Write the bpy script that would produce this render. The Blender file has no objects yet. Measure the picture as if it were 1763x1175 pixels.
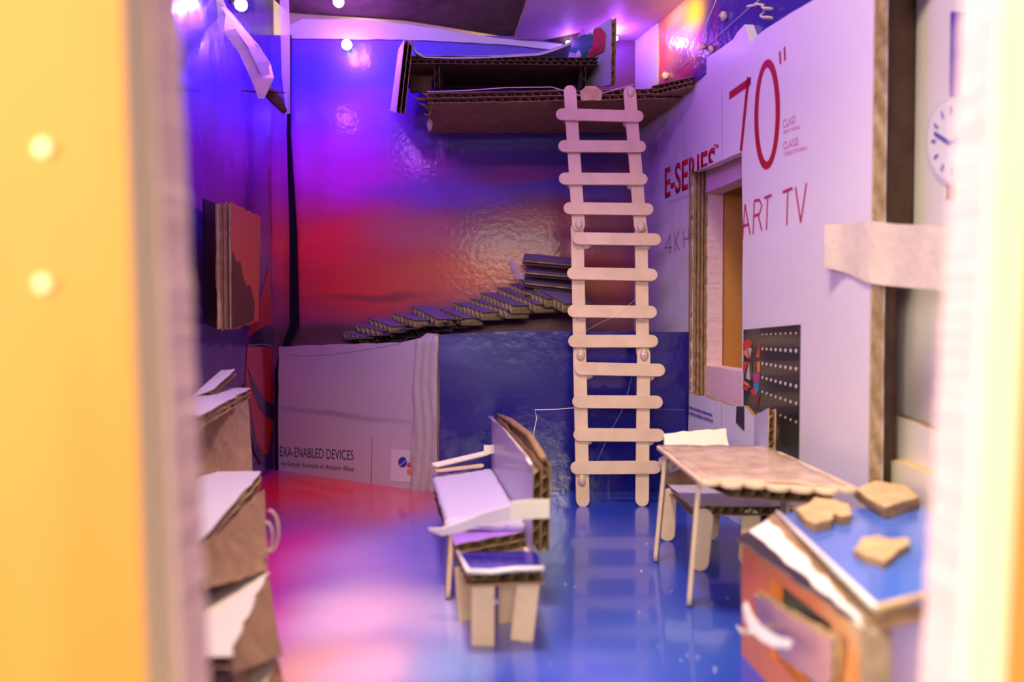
import bpy, bmesh, math, random
from mathutils import Vector, Matrix
from mathutils.geometry import intersect_line_plane
random.seed(7)
SC = bpy.context.scene
COL = SC.collection

# ------------------------------------------------------------------ camera
F, CX, CY, H = 1423.0, 881.5, 587.5, 0.138
PITCH = math.atan(37.5 / F)
cam = bpy.data.cameras.new('camera'); CAM = bpy.data.objects.new('camera', cam); COL.objects.link(CAM)
CAM.location = (0, 0, H); CAM.rotation_euler = (math.pi / 2 - PITCH, 0, 0)
cam.sensor_width = 22.3; cam.lens = 22.3 * F / 1763.0
cam.clip_start = 0.005; cam.clip_end = 50
cam.dof.use_dof = True; cam.dof.focus_distance = 0.63; cam.dof.aperture_fstop = 3.8
SC.camera = CAM

# ------------------------------------------------------------------ world, lights, exposure
w = bpy.data.worlds.new('world'); SC.world = w; w.use_nodes = True
w.node_tree.nodes['Background'].inputs[0].default_value = (1.0, 0.84, 0.68, 1)
w.node_tree.nodes['Background'].inputs[1].default_value = 0.03
SC.view_settings.view_transform = 'Standard'; SC.view_settings.look = 'None'
SC.view_settings.exposure = 0.0; SC.view_settings.gamma = 1.0
try: SC.view_settings.use_curve_mapping = False
except Exception: pass


def aim(o, target):
    d = Vector(target) - o.location
    o.rotation_euler = d.to_track_quat('-Z', 'Y').to_euler()


def area(name, loc, target, sx, sy, power, col):
    l = bpy.data.lights.new(name, 'AREA'); l.shape = 'RECTANGLE'; l.size = sx; l.size_y = sy
    l.energy = power; l.color = col
    o = bpy.data.objects.new(name, l); COL.objects.link(o); o.location = loc; aim(o, target)
    return o


def point(name, loc, power, col, r=0.003):
    l = bpy.data.lights.new(name, 'POINT'); l.energy = power; l.color = col; l.shadow_soft_size = r
    o = bpy.data.objects.new(name, l); COL.objects.link(o); o.location = loc
    return o


WARM = (1.0, 0.86, 0.64)
VIOLET = (0.36, 0.07, 1.0)
# warm fill light added above the open front, and the room light behind the photographer
_a = area('overhead_fill_light', (-0.02, 0.23, 0.72), (0.11, 0.31, 0.0), 0.16, 0.10, 1.35, (1.0, .80, .50))
_a.data.spread = math.radians(80)
for _x, _y, _z, _p in ((-.05, .35, .43, .90), (.05, .56, .43, .30), (-.13, .40, .36, .55)):
    point('violet_light_string', (_x, _y, _z), _p, (.52, .14, 1.0), .006)
area('room_light_behind', (-0.14, -0.65, 0.37), (0.0, 0.3, 0.10), 0.75, 0.18, 11.0, WARM)
area('side_fill_light', (-0.50, -0.22, 0.27), (0.09, 0.25, 0.08), 0.28, 0.28, 7.0, (1.0, .87, .66))  # side light added to brighten the right reveal and the stove front

# ------------------------------------------------------------------ helpers: projection
RX = Matrix.Rotation(-PITCH, 3, 'X')


def ray(px, py):
    return RX @ Vector(((px - CX) / F, 1.0, -(py - CY) / F))


def P(px, py, Y):
    d = ray(px, py); return Vector((0, 0, H)) + d * (Y / d.y)


def PZ(px, py, z):
    d = ray(px, py); return Vector((0, 0, H)) + d * ((z - H) / d.z)


class Plane:
    def __init__(s, O, U, V):
        s.O = Vector(O); s.U = Vector(U).normalized()
        V = Vector(V); s.V = (V - s.U * V.dot(s.U)).normalized(); s.N = s.U.cross(s.V)
    def px(s, x, y):
        d = ray(x, y); t = (s.O - Vector((0, 0, H))).dot(s.N) / d.dot(s.N)
        p = Vector((0, 0, H)) + d * t - s.O
        return (p.dot(s.U), p.dot(s.V))
    def uv(s, p):
        p = Vector(p) - s.O; return (p.dot(s.U), p.dot(s.V))
    def pt(s, uv, off=0.0):
        return s.O + s.U * uv[0] + s.V * uv[1] + s.N * off


# ------------------------------------------------------------------ helpers: materials
def mat(name, col, rough=0.6, spec=0.4, bump=0.0, bscale=400, var=0.0, vscale=60, coat=0.0, stretch=(1, 1, 1), emit=None, trans=0.0, alpha=1.0, metal=0.0, col2=None, sss=0.0):
    m = bpy.data.materials.new(name); m.use_nodes = True
    nt = m.node_tree; b = nt.nodes['Principled BSDF']
    b.inputs['Base Color'].default_value = (*col, 1); b.inputs['Roughness'].default_value = rough
    b.inputs['Specular IOR Level'].default_value = spec
    b.inputs['Coat Weight'].default_value = coat; b.inputs['Coat Roughness'].default_value = 0.08
    b.inputs['Transmission Weight'].default_value = trans; b.inputs['Alpha'].default_value = alpha
    b.inputs['Metallic'].default_value = metal
    if sss: b.inputs['Subsurface Weight'].default_value = sss; b.inputs['Subsurface Radius'].default_value = (.004, .003, .002)
    tc = nt.nodes.new('ShaderNodeTexCoord'); mp = nt.nodes.new('ShaderNodeMapping'); mp.inputs['Scale'].default_value = stretch
    nt.links.new(tc.outputs['Object'], mp.inputs[0])
    if var or col2:
        n = nt.nodes.new('ShaderNodeTexNoise'); n.inputs['Scale'].default_value = vscale; n.inputs['Detail'].default_value = 5
        nt.links.new(mp.outputs[0], n.inputs['Vector'])
        r = nt.nodes.new('ShaderNodeValToRGB')
        c2 = col2 or tuple(min(1, c * (1 + var)) for c in col)
        c1 = col if col2 else tuple(c * (1 - var) for c in col)
        r.color_ramp.elements[0].position = .32; r.color_ramp.elements[1].position = .68
        r.color_ramp.elements[0].color = (*c1, 1); r.color_ramp.elements[1].color = (*c2, 1)
        nt.links.new(n.outputs['Fac'], r.inputs[0]); nt.links.new(r.outputs[0], b.inputs['Base Color'])
    if bump:
        n = nt.nodes.new('ShaderNodeTexNoise'); n.inputs['Scale'].default_value = bscale; n.inputs['Detail'].default_value = 3
        nt.links.new(mp.outputs[0], n.inputs['Vector'])
        bp = nt.nodes.new('ShaderNodeBump'); bp.inputs['Strength'].default_value = bump; bp.inputs['Distance'].default_value = 0.001
        nt.links.new(n.outputs['Fac'], bp.inputs['Height']); nt.links.new(bp.outputs[0], b.inputs['Normal'])
    if emit:
        b.inputs['Emission Color'].default_value = (*emit[0], 1); b.inputs['Emission Strength'].default_value = emit[1]
    return m


def splat_mat(name, plane, base, splats, rough=0.25, coat=0.5, coatr=0.08, distort=0.02, nscale=18, ripple=0.25, rscale=90, space='px', stretch=(1, 1, 1), flutes=0.0, fluteaxis='x'):
    """printed carton: soft colour patches (u, v, ru, rv, colour, strength) over a base colour; UV map in metres on the plane"""
    m = bpy.data.materials.new(name); m.use_nodes = True
    nt = m.node_tree; L = nt.links; b = nt.nodes['Principled BSDF']
    b.inputs['Roughness'].default_value = rough; b.inputs['Coat Weight'].default_value = coat; b.inputs['Coat Roughness'].default_value = coatr
    uvn = nt.nodes.new('ShaderNodeUVMap')
    n = nt.nodes.new('ShaderNodeTexNoise'); n.inputs['Scale'].default_value = nscale; n.inputs['Detail'].default_value = 4
    mp = nt.nodes.new('ShaderNodeMapping'); mp.inputs['Scale'].default_value = stretch
    L.new(uvn.outputs[0], mp.inputs[0]); L.new(mp.outputs[0], n.inputs['Vector'])
    s = nt.nodes.new('ShaderNodeVectorMath'); s.operation = 'SUBTRACT'; s.inputs[1].default_value = (.5, .5, .5); L.new(n.outputs['Color'], s.inputs[0])
    sc = nt.nodes.new('ShaderNodeVectorMath'); sc.operation = 'SCALE'; sc.inputs['Scale'].default_value = distort * 2; L.new(s.outputs[0], sc.inputs[0])
    ad = nt.nodes.new('ShaderNodeVectorMath'); ad.operation = 'ADD'; L.new(uvn.outputs[0], ad.inputs[0]); L.new(sc.outputs[0], ad.inputs[1])
    prev = None
    for (x, y, rx, ry, col, st) in splats:
        if space == 'px':
            c = plane.px(x, y); e = plane.px(x + rx, y); g = plane.px(x, y + ry)
            ru = max(abs(e[0] - c[0]), 1e-4); rv = max(abs(g[1] - c[1]), 1e-4)
        else:
            c = (x, y); ru = rx; rv = ry
        m1 = nt.nodes.new('ShaderNodeVectorMath'); m1.operation = 'SUBTRACT'; m1.inputs[1].default_value = (c[0], c[1], 0); L.new(ad.outputs[0], m1.inputs[0])
        m2 = nt.nodes.new('ShaderNodeVectorMath'); m2.operation = 'MULTIPLY'; m2.inputs[1].default_value = (1 / ru, 1 / rv, 0); L.new(m1.outputs[0], m2.inputs[0])
        ln = nt.nodes.new('ShaderNodeVectorMath'); ln.operation = 'LENGTH'; L.new(m2.outputs[0], ln.inputs[0])
        mr = nt.nodes.new('ShaderNodeMapRange'); mr.interpolation_type = 'SMOOTHSTEP'
        mr.inputs['From Min'].default_value = 0.15; mr.inputs['From Max'].default_value = 1.3
        mr.inputs['To Min'].default_value = st; mr.inputs['To Max'].default_value = 0
        L.new(ln.outputs['Value'], mr.inputs['Value'])
        mx = nt.nodes.new('ShaderNodeMix'); mx.data_type = 'RGBA'
        L.new(mr.outputs[0], mx.inputs[0])
        if prev: L.new(prev, mx.inputs[6])
        else: mx.inputs[6].default_value = (*base, 1)
        mx.inputs[7].default_value = (*col, 1); prev = mx.outputs[2]
    if prev: L.new(prev, b.inputs['Base Color'])
    else: b.inputs['Base Color'].default_value = (*base, 1)
    if ripple:
        n2 = nt.nodes.new('ShaderNodeTexNoise'); n2.inputs['Scale'].default_value = rscale; n2.inputs['Detail'].default_value = 2
        L.new(uvn.outputs[0], n2.inputs['Vector'])
        bp = nt.nodes.new('ShaderNodeBump'); bp.inputs['Strength'].default_value = ripple; bp.inputs['Distance'].default_value = 0.0015
        hsrc = n2.outputs['Fac']
        if flutes:
            wv = nt.nodes.new('ShaderNodeTexWave'); wv.wave_type = 'BANDS'; wv.bands_direction = fluteaxis.upper(); wv.inputs['Scale'].default_value = 48
            L.new(uvn.outputs[0], wv.inputs['Vector'])
            ma = nt.nodes.new('ShaderNodeMath'); ma.operation = 'MULTIPLY_ADD'; ma.inputs[1].default_value = flutes
            L.new(wv.outputs['Fac'], ma.inputs[0]); L.new(n2.outputs['Fac'], ma.inputs[2]); hsrc = ma.outputs[0]
        L.new(hsrc, bp.inputs['Height']); L.new(bp.outputs[0], b.inputs['Normal'])
        if coat: L.new(bp.outputs[0], b.inputs['Coat Normal'])
    return m


KRAFT = mat('kraft_cardboard', (.32, .20, .105), .85, .15, bump=.5, bscale=500, var=.16, vscale=90)
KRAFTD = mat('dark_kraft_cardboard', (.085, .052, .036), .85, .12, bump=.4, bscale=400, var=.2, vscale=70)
KRAFTL = mat('light_kraft_cardboard', (.60, .42, .22), .85, .15, bump=.6, bscale=500, var=.18, vscale=120)
FLUTE = mat('corrugated_fluting', (.48, .35, .20), .85, .15, bump=.3, var=.15, vscale=160)
WHITEP = mat('white_carton_paper', (.80, .77, .76), .42, .4, bump=.15, bscale=120, coat=.15)
CREAM = mat('cream_carton_paper', (.82, .78, .62), .5, .35, bump=.15, bscale=120)
WOOD = mat('birch_craft_stick', (.66, .49, .32), .55, .35, bump=.25, bscale=300, var=.07, vscale=60, stretch=(1, 1, 1), col2=(.76, .59, .40))
PINKF = mat('pink_insulation_foam', (.88, .62, .64), .85, .15, bump=.6, bscale=900, var=.05, vscale=300)
PLY = mat('pine_plywood', (.50, .21, .042), .6, .15, bump=.1, bscale=120, vscale=22, stretch=(1.0, 1.0, .22), col2=(.60, .29, .075))
PINE = mat('pale_pine_board', (.92, .78, .46), .5, .3, bump=.1, bscale=120, vscale=30, stretch=(1, 1, .2), col2=(.95, .84, .56))
GLUE = mat('hot_glue', (.66, .50, .40), .18, .6, coat=.5)
THREAD = mat('glue_thread', (.75, .72, .70), .3, .5)
RED = mat('red_print', (.40, .006, .02), .4, .3)
BLACKP = mat('black_print', (.035, .025, .04), .35, .4)
GREYP = mat('grey_purple_print', (.26, .20, .30), .4, .4)
BLUEP = mat('blue_print', (.03, .05, .45), .3, .4)
TAPE = mat('masking_tape', (.74, .66, .50), .6, .3, bump=.5, bscale=200, var=.07, vscale=60, sss=.2)
CLEARTAPE = mat('clear_packing_tape', (.75, .68, .66), .18, .6, bump=1.0, bscale=130, coat=.6, alpha=.38)
GREYC_ = mat('pale_violet_card', (.42, .38, .56), .5, .3)
SHEET = mat('bed_sheet_paper', (.50, .46, .64), .7, .2, bump=.3, bscale=200)


# ------------------------------------------------------------------ helpers: objects
def tag(o, label=None, cat=None, group=None, kind=None):
    if label: o['label'] = label
    if cat: o['category'] = cat
    if group: o['group'] = group
    if kind: o['kind'] = kind
    return o


def empty(name, loc, label=None, cat=None, group=None, kind=None):
    o = bpy.data.objects.new(name, None); COL.objects.link(o); o.location = loc; o.empty_display_size = .01
    bpy.context.view_layer.update()
    return tag(o, label, cat, group, kind)


class MB:
    """collects geometry in world space, then links ONE mesh object"""
    def __init__(s): s.v = []; s.f = []; s.m = []; s.uv = []
    def face(s, pts, mi=0, uvs=None):
        b = len(s.v); s.v += [tuple(p) for p in pts]; s.f.append(list(range(b, b + len(pts)))); s.m.append(mi)
        s.uv += list(uvs) if uvs else [(0, 0)] * len(pts)
    def prism(s, bottom, top, mb=0, mt=0, ms=0, uvt=None, uvb=None):
        n = len(bottom)
        s.face(list(reversed(bottom)), mb, list(reversed(uvb)) if uvb else None); s.face(top, mt, uvt)
        for i in range(n):
            j = (i + 1) % n; s.face([bottom[i], bottom[j], top[j], top[i]], ms)
    def build(s, name, mats, parent=None, smooth=False, merge=True):
        me = bpy.data.meshes.new(name); me.from_pydata(s.v, [], s.f)
        for m in (mats if isinstance(mats, (list, tuple)) else [mats]): me.materials.append(m)
        for i, p in enumerate(me.polygons): p.material_index = s.m[i]; p.use_smooth = smooth
        uv = me.uv_layers.new(name='UVMap')
        for i in range(min(len(s.uv), len(uv.data))): uv.data[i].uv = s.uv[i]
        if merge:
            bm = bmesh.new(); bm.from_mesh(me); bmesh.ops.remove_doubles(bm, verts=bm.verts, dist=1e-6); bm.to_mesh(me); bm.free()
        o = bpy.data.objects.new(name, me); COL.objects.link(o)
        if parent:
            o.parent = parent
            off = Vector((0, 0, 0)); q = parent
            while q: off += q.location; q = q.parent
        else:
            lo = [min(v[i] for v in s.v) for i in range(3)]; hi = [max(v[i] for v in s.v) for i in range(3)]
            off = Vector(((lo[0] + hi[0]) / 2, (lo[1] + hi[1]) / 2, lo[2])); o.location = off
        for v in me.vertices: v.co -= off
        me.update()
        return o


def jag(pts, amp, step, rnd, closed=True):
    """subdivide a 2-D outline and shake it: a torn or hand-cut edge"""
    out = []; n = len(pts)
    for i in range(n if closed else n - 1):
        a = Vector(pts[i]).to_2d(); b = Vector(pts[(i + 1) % n]).to_2d(); d = (b - a); L = d.length
        k = max(1, int(L / step)); nn = Vector((-d.y, d.x)).normalized() if L > 0 else Vector((0, 0))
        out.append((a.x, a.y))
        for j in range(1, k):
            q = a + d * (j / k) + nn * rnd.uniform(-amp, amp); out.append((q.x, q.y))
    return out


def sheet(name, plane, outline, t, mats, parent=None, amp=0.0, step=.006, off=0.0, seed=1):
    """flat slab on a plane: front face at off, back at off-t. mats = front, sides, back"""
    r = random.Random(seed)
    o2 = jag(outline, amp, step, r) if amp else outline
    # counter-clockwise as seen from +N
    ar = sum(o2[i][0] * o2[(i + 1) % len(o2)][1] - o2[(i + 1) % len(o2)][0] * o2[i][1] for i in range(len(o2)))
    if ar < 0: o2 = list(reversed(o2))
    mb = MB(); mb.prism([plane.pt(q, off - t) for q in o2], [plane.pt(q, off) for q in o2], 2 if len(mats) > 2 else 1, 0, 1, uvt=o2, uvb=o2)
    return mb.build(name, mats, parent)


def flat(name, plane, outline, m, parent=None, off=.0002, t=.0002):
    return sheet(name, plane, outline, t, [m, m], parent, off=off)


def pxs(plane, pts): return [plane.px(*q) for q in pts]


def text(name, plane, s, quad, m, parent, bold=0.0, clips=(), off=.00012, spacing=1.0, shear=0.0, t=.00006):
    """lettering printed on a plane; quad = bottom-left, bottom-right, top-right, top-left in plane coordinates"""
    cu = bpy.data.curves.new('lettering', 'FONT'); cu.body = s; cu.offset = bold; cu.shear = shear; cu.space_character = spacing; cu.resolution_u = 4
    o = bpy.data.objects.new('lettering', cu); COL.objects.link(o)
    bpy.context.view_layer.update()
    me = bpy.data.meshes.new_from_object(o.evaluated_get(bpy.context.evaluated_depsgraph_get()))
    bpy.data.objects.remove(o); bpy.data.curves.remove(cu)
    xs = [v.co.x for v in me.vertices]; ys = [v.co.y for v in me.vertices]
    x0, x1, y0, y1 = min(xs), max(xs), min(ys), max(ys)
    bl, br, tr, tl = [Vector(q) for q in quad]
    for v in me.vertices:
        a = (v.co.x - x0) / (x1 - x0); b = (v.co.y - y0) / (y1 - y0)
        q = (bl * (1 - a) + br * a) * (1 - b) + (tl * (1 - a) + tr * a) * b
        v.co = plane.pt(q, off)
    bm = bmesh.new(); bm.from_mesh(me)
    for (co, no) in clips:
        bmesh.ops.bisect_plane(bm, geom=bm.verts[:] + bm.edges[:] + bm.faces[:], plane_co=co, plane_no=no, clear_outer=True)
    bmesh.ops.remove_doubles(bm, verts=bm.verts, dist=1e-7)
    r = bmesh.ops.extrude_face_region(bm, geom=bm.faces[:])
    for v in [g for g in r['geom'] if isinstance(g, bmesh.types.BMVert)]: v.co += plane.N * t
    bm.to_mesh(me); bm.free()
    me.materials.clear(); me.materials.append(m)
    ob = bpy.data.objects.new(name, me); COL.objects.link(ob)
    if parent:
        ob.parent = parent; offv = Vector((0, 0, 0)); q = parent
        while q: offv += q.location; q = q.parent
        for v in me.vertices: v.co -= offv
    return ob


def quadpx(plane, bl, br, tr, tl): return [plane.px(*bl), plane.px(*br), plane.px(*tr), plane.px(*tl)]


def stroke(name, plane, pts, wd, m, parent, off=.00015, t=.00008, closed=False):
    """a printed line of constant or varying width through plane points"""
    n = len(pts); mb = MB(); V = [Vector(p) for p in pts]; ws = wd if isinstance(wd, (list, tuple)) else [wd] * n
    L = []; R = []
    for i in range(n):
        a = V[(i - 1) % n] if (closed or i > 0) else V[i]; b = V[(i + 1) % n] if (closed or i < n - 1) else V[i]
        d = (b - a).normalized(); nn = Vector((-d.y, d.x)) * ws[i] / 2
        L.append(V[i] + nn); R.append(V[i] - nn)
    for i in range(n if closed else n - 1):
        j = (i + 1) % n
        q = [L[i], R[i], R[j], L[j]]
        mb.prism([plane.pt(x, off) for x in q], [plane.pt(x, off + t) for x in q])
    return mb.build(name, m, parent)


def board(name, c, t, mats, parent=None, layers=1, pitch=.0065, along='u', amp=.0006, nu=10, nv=6, seed=0, bow=0.0, fuzz=0.0, lt=.00045):
    """corrugated cardboard slab: c = four corners of the TOP sheet (a, b, c, d), thickness t below it.
    mats = top sheet, liners, fluting. along = direction in which the zig-zag of the fluting runs."""
    r = random.Random(seed + 11)
    a, b, cc, d = [Vector(q) for q in c]
    N = (b - a).cross(d - a).normalized()
    W = ((b - a).length + (cc - d).length) / 2; Hh = ((d - a).length + (cc - b).length) / 2
    def base(u, v):
        return (a * (1 - u) + b * u) * (1 - v) + (d * (1 - u) + cc * u) * v + N * bow * (4 * u * (1 - u)) 
    U = (b - a).normalized(); V = (d - a).normalized()
    ju = [[(r.uniform(-amp, amp), r.uniform(-amp, amp)) for _ in range(max(nu, nv) + 1)] for _ in range(4)]
    mb = MB()
    for k in range(layers + 1):
        z = -k * (t - lt) / layers
        rr = random.Random(seed * 31 + k)
        g = [[None] * (nv + 1) for _ in range(nu + 1)]
        for i in range(nu + 1):
            for j in range(nv + 1):
                p = base(i / nu, j / nv) + N * z
                if j == 0: p += V * (ju[0][i][0] + rr.uniform(-fuzz, fuzz))
                if j == nv: p += V * (ju[1][i][0] + rr.uniform(-fuzz, fuzz))
                if i == 0: p += U * (ju[2][j][0] + rr.uniform(-fuzz, fuzz))
                if i == nu: p += U * (ju[3][j][0] + rr.uniform(-fuzz, fuzz))
                g[i][j] = p
        mt = 0 if k == 0 else 1
        for i in range(nu):
            for j in range(nv):
                q = [g[i][j], g[i + 1][j], g[i + 1][j + 1], g[i][j + 1]]
                uu = [(i / nu * W, j / nv * Hh), ((i + 1) / nu * W, j / nv * Hh), ((i + 1) / nu * W, (j + 1) / nv * Hh), (i / nu * W, (j + 1) / nv * Hh)]
                mb.face(q, mt, uu); mb.face([x - N * lt for x in reversed(q)], 1, list(reversed(uu)))
        rim = [(g[i][0], g[i + 1][0]) for i in range(nu)] + [(g[nu][j], g[nu][j + 1]) for j in range(nv)] + \
              [(g[i + 1][nv], g[i][nv]) for i in reversed(range(nu))] + [(g[0][j + 1], g[0][j]) for j in reversed(range(nv))]
        for p, q in rim: mb.face([p, p - N * lt, q - N * lt, q], 1)
    for k in range(layers):
        z0 = -k * (t - lt) / layers - lt; z1 = -(k + 1) * (t - lt) / layers
        Ln = W if along == 'u' else Hh; n = max(2, int(Ln / pitch)) * 4; ph = k * math.pi * .7
        e = .012
        prev = None
        for i in range(n + 1):
            s = e + (1 - 2 * e) * i / n
            zz = (z0 + z1) / 2 + (z0 - z1) / 2 * math.sin(i * math.pi / 2 + ph)
            if along == 'u': p, q = base(s, e) + N * zz, base(s, 1 - e) + N * zz
            else: p, q = base(e, s) + N * zz, base(1 - e, s) + N * zz
            if prev: mb.face([prev[0], p, q, prev[1]], 2)
            prev = (p, q)
    return mb.build(name, mats, parent)


def stick(name, a, b, face, wd=.0096, th=.0018, parent=None, m=None, cut=(False, False), bend=0.0):
    """round-ended craft stick from end a to end b; face = direction its flat side looks at"""
    a = Vector(a); b = Vector(b); D = (b - a); L = D.length; D.normalize()
    Fn = Vector(face); Fn = (Fn - D * Fn.dot(D)).normalized(); S = D.cross(Fn)
    r = wd / 2; prof = []
    if cut[0]: prof += [(0, -r), (0, r)]
    else: prof += [(r - r * math.cos(t), r * math.sin(t)) for t in [math.pi * (-.5 + i / 8) for i in range(9)]]
    if cut[1]: prof += [(L, r), (L, -r)]
    else: prof += [(L - r + r * math.sin(t), r * math.cos(t)) for t in [math.pi * i / 8 for i in range(9)]]
    mb = MB(); e = .00025
    def ring(sc, z): 
        out = []
        for (x, y) in prof:
            xx = L / 2 + (x - L / 2) * (1 - sc * 2 / L) if sc else x
            yy = y * (1 - sc / r) if sc else y
            bz = bend * 4 * (x / L) * (1 - x / L)
            out.append(a + D * xx + S * yy + Fn * (z + bz))
        return out
    R = [ring(e, -th / 2), ring(0, -th / 2 + e), ring(0, th / 2 - e), ring(e, th / 2)]
    n = len(prof)
    mb.face(R[0]); mb.face(list(reversed(R[3])))
    for k in range(3):
        for i in range(n):
            j = (i + 1) % n; mb.face([R[k][j], R[k][i], R[k + 1][i], R[k + 1][j]])
    return mb.build(name, m or WOOD, parent)


def tube(name, pts, rad, m, parent=None, n=6):
    P_ = [Vector(p) for p in pts]; mb = MB(); rings = []
    up = Vector((.13, .21, .97))
    for i, p in enumerate(P_):
        d = (P_[min(i + 1, len(P_) - 1)] - P_[max(i - 1, 0)]).normalized()
        s = d.cross(up); s = s.normalized() if s.length > .01 else Vector((1, 0, 0)); u = s.cross(d)
        rr = rad[i] if isinstance(rad, (list, tuple)) else rad
        rings.append([p + (s * math.cos(2 * math.pi * k / n) + u * math.sin(2 * math.pi * k / n)) * rr for k in range(n)])
    for i in range(len(rings) - 1):
        for k in range(n):
            j = (k + 1) % n; mb.face([rings[i][k], rings[i][j], rings[i + 1][j], rings[i + 1][k]])
    mb.face(list(reversed(rings[0]))); mb.face(rings[-1])
    return mb.build(name, m, parent, smooth=True)


def blob(name, c, r, m, parent=None, squash=(1, 1, 1), seed=0, rough=.15, seg=2):
    bm = bmesh.new(); bmesh.ops.create_icosphere(bm, subdivisions=seg, radius=1)
    rn = random.Random(seed); c = Vector(c)
    mb = MB()
    pos = {v.index: Vector((v.co.x * squash[0], v.co.y * squash[1], v.co.z * squash[2])) * r * (1 + rn.uniform(-rough, rough)) + c for v in bm.verts}
    for f in bm.faces: mb.face([pos[v.index] for v in f.verts])
    bm.free()
    return mb.build(name, m, parent, smooth=True)


def ribbon(name, pts, wdirs, wds, m, parent=None, t=.0003, smooth=False):
    """a strip of tape or paper: centre points, width directions, widths"""
    P_ = [Vector(p) for p in pts]; n = len(P_); mb = MB(); A = []; B = []
    for i in range(n):
        wd = Vector(wdirs[i] if isinstance(wdirs, list) else wdirs).normalized() * (wds[i] if isinstance(wds, (list, tuple)) else wds) / 2
        A.append(P_[i] + wd); B.append(P_[i] - wd)
    for i in range(n - 1):
        nn = (A[i + 1] - A[i]).cross(B[i] - A[i]).normalized() * t
        q = [A[i], B[i], B[i + 1], A[i + 1]]
        mb.prism([x for x in q], [x + nn for x in q])
    return mb.build(name, m, parent, smooth=smooth)


# ================================================================== SETTING
# ---- planes
FLOOR = Plane((0, 0, 0), (1, 0, 0), (0, 1, 0))
BACK = Plane((0, .76, 0), (1, 0, 0), (0, 0, 1))                                        # N = -Y
WR0, WR1 = Vector((.142, .6565, 0)), Vector((.175, .403, 0))
RIGHT = Plane(WR0, WR1 - WR0, (0, 0, 1))                                               # u runs towards the viewer, N into the room
RBACK = Plane((.108, .775, 0), Vector((.142, .6565, 0)) - Vector((.108, .775, 0)), (0, 0, 1))
LEFT = Plane((-.2, .30, 0), (-.02, .46, 0), (0, 0, 1))
if RIGHT.N.x > 0 or BACK.N.y > 0 or LEFT.N.x < 0: print('PLANE NORMALS', RIGHT.N, BACK.N, LEFT.N)

# ---- floor: glossy printed carton, light glare painted into the pale lilac and pink patches
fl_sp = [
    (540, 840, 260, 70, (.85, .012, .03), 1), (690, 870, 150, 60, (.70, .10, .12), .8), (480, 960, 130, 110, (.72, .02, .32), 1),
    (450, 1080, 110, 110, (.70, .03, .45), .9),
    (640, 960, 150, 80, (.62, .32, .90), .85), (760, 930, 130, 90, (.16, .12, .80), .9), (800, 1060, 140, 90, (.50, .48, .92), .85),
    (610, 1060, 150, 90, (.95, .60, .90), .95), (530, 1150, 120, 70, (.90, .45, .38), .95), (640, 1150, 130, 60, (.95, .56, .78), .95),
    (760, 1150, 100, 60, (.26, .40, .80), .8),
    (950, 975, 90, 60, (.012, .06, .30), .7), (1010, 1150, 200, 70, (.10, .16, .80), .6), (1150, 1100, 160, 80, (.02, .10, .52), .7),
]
M_FLOOR = splat_mat('floor_print_with_glare', FLOOR, (.018, .055, .45), fl_sp, rough=.30, coat=.55, coatr=.07, distort=.012, nscale=14, ripple=.03, rscale=60)
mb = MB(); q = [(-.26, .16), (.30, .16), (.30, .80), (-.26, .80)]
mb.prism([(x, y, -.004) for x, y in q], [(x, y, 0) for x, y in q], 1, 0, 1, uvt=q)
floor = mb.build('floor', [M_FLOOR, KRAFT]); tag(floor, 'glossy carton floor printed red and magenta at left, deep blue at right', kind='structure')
r = random.Random(3)
mb = MB()
for k in range(26):
    x, y = r.uniform(1050, 1260), r.uniform(930, 1160)
    if k > 14: x, y = r.uniform(560, 1000), r.uniform(860, 1150)
    p = PZ(x, y, .0); s = r.uniform(.0003, .0007); a = r.uniform(0, 3)
    for i in range(3):
        b0 = p + Vector((math.cos(a + i * 2.1), math.sin(a + i * 2.1), 0)) * s; b1 = p + Vector((math.cos(a + i * 2.1 + 2.1), math.sin(a + i * 2.1 + 2.1), 0)) * s
        mb.face([b0, b1, p + Vector((0, 0, s * .7))])
    mb.face([p + Vector((math.cos(a - i * 2.1), math.sin(a - i * 2.1), 0)) * s for i in range(3)])
tag(mb.build('paper_crumbs', WHITEP, floor), kind='stuff')

# ---- back wall
bk_sp = [
    (560, 130, 330, 110, (.045, .02, .90), 1), (800, 100, 300, 60, (.02, .012, .50), .8), (560, 260, 170, 90, (.22, .015, .75), .95), (640, 215, 100, 60, (.35, .02, .80), .6),  # last patch: a light reflection painted into the print
    (850, 240, 200, 80, (.03, .015, .28), .9), (1000, 250, 120, 60, (.02, .02, .20), .9),  # shade below the loft, painted in as dark blue
    (590, 315, 190, 80, (.70, .012, .62), .95), (760, 330, 180, 40, (.16, .05, .50), .8), (960, 325, 130, 28, (.05, .05, .40), .8), (1040, 330, 60, 30, (.12, .10, .50), .7), (900, 300, 100, 18, (.35, .04, .10), .5),
    (560, 420, 180, 75, (.90, .012, .03), 1), (720, 400, 130, 50, (.55, .14, .12), .8), (960, 390, 160, 40, (.45, .10, .07), .8),  # second patch: pinkish glare painted over the red print
    (620, 490, 180, 60, (.70, .014, .012), 1), (800, 470, 190, 60, (.62, .10, .02), 1), (1000, 480, 120, 50, (.50, .07, .02), .9), (640, 508, 110, 9, (.18, .015, .02), .8),
    (1040, 540, 80, 30, (.22, .012, .01), .9), (560, 570, 200, 22, (.07, .01, .015), .8),
]
M_BACK = splat_mat('back_print_glare_and_shade', BACK, (.16, .02, .10), bk_sp, rough=.5, coat=.4, coatr=.16, distort=.022, nscale=14, ripple=.12, rscale=220, stretch=(.6, 2.0, 1), flutes=.04)
wb = empty('wall_back', (0, .76, 0), 'glossy back wall of printed carton fading from blue over violet to orange red', kind='structure')
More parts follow.
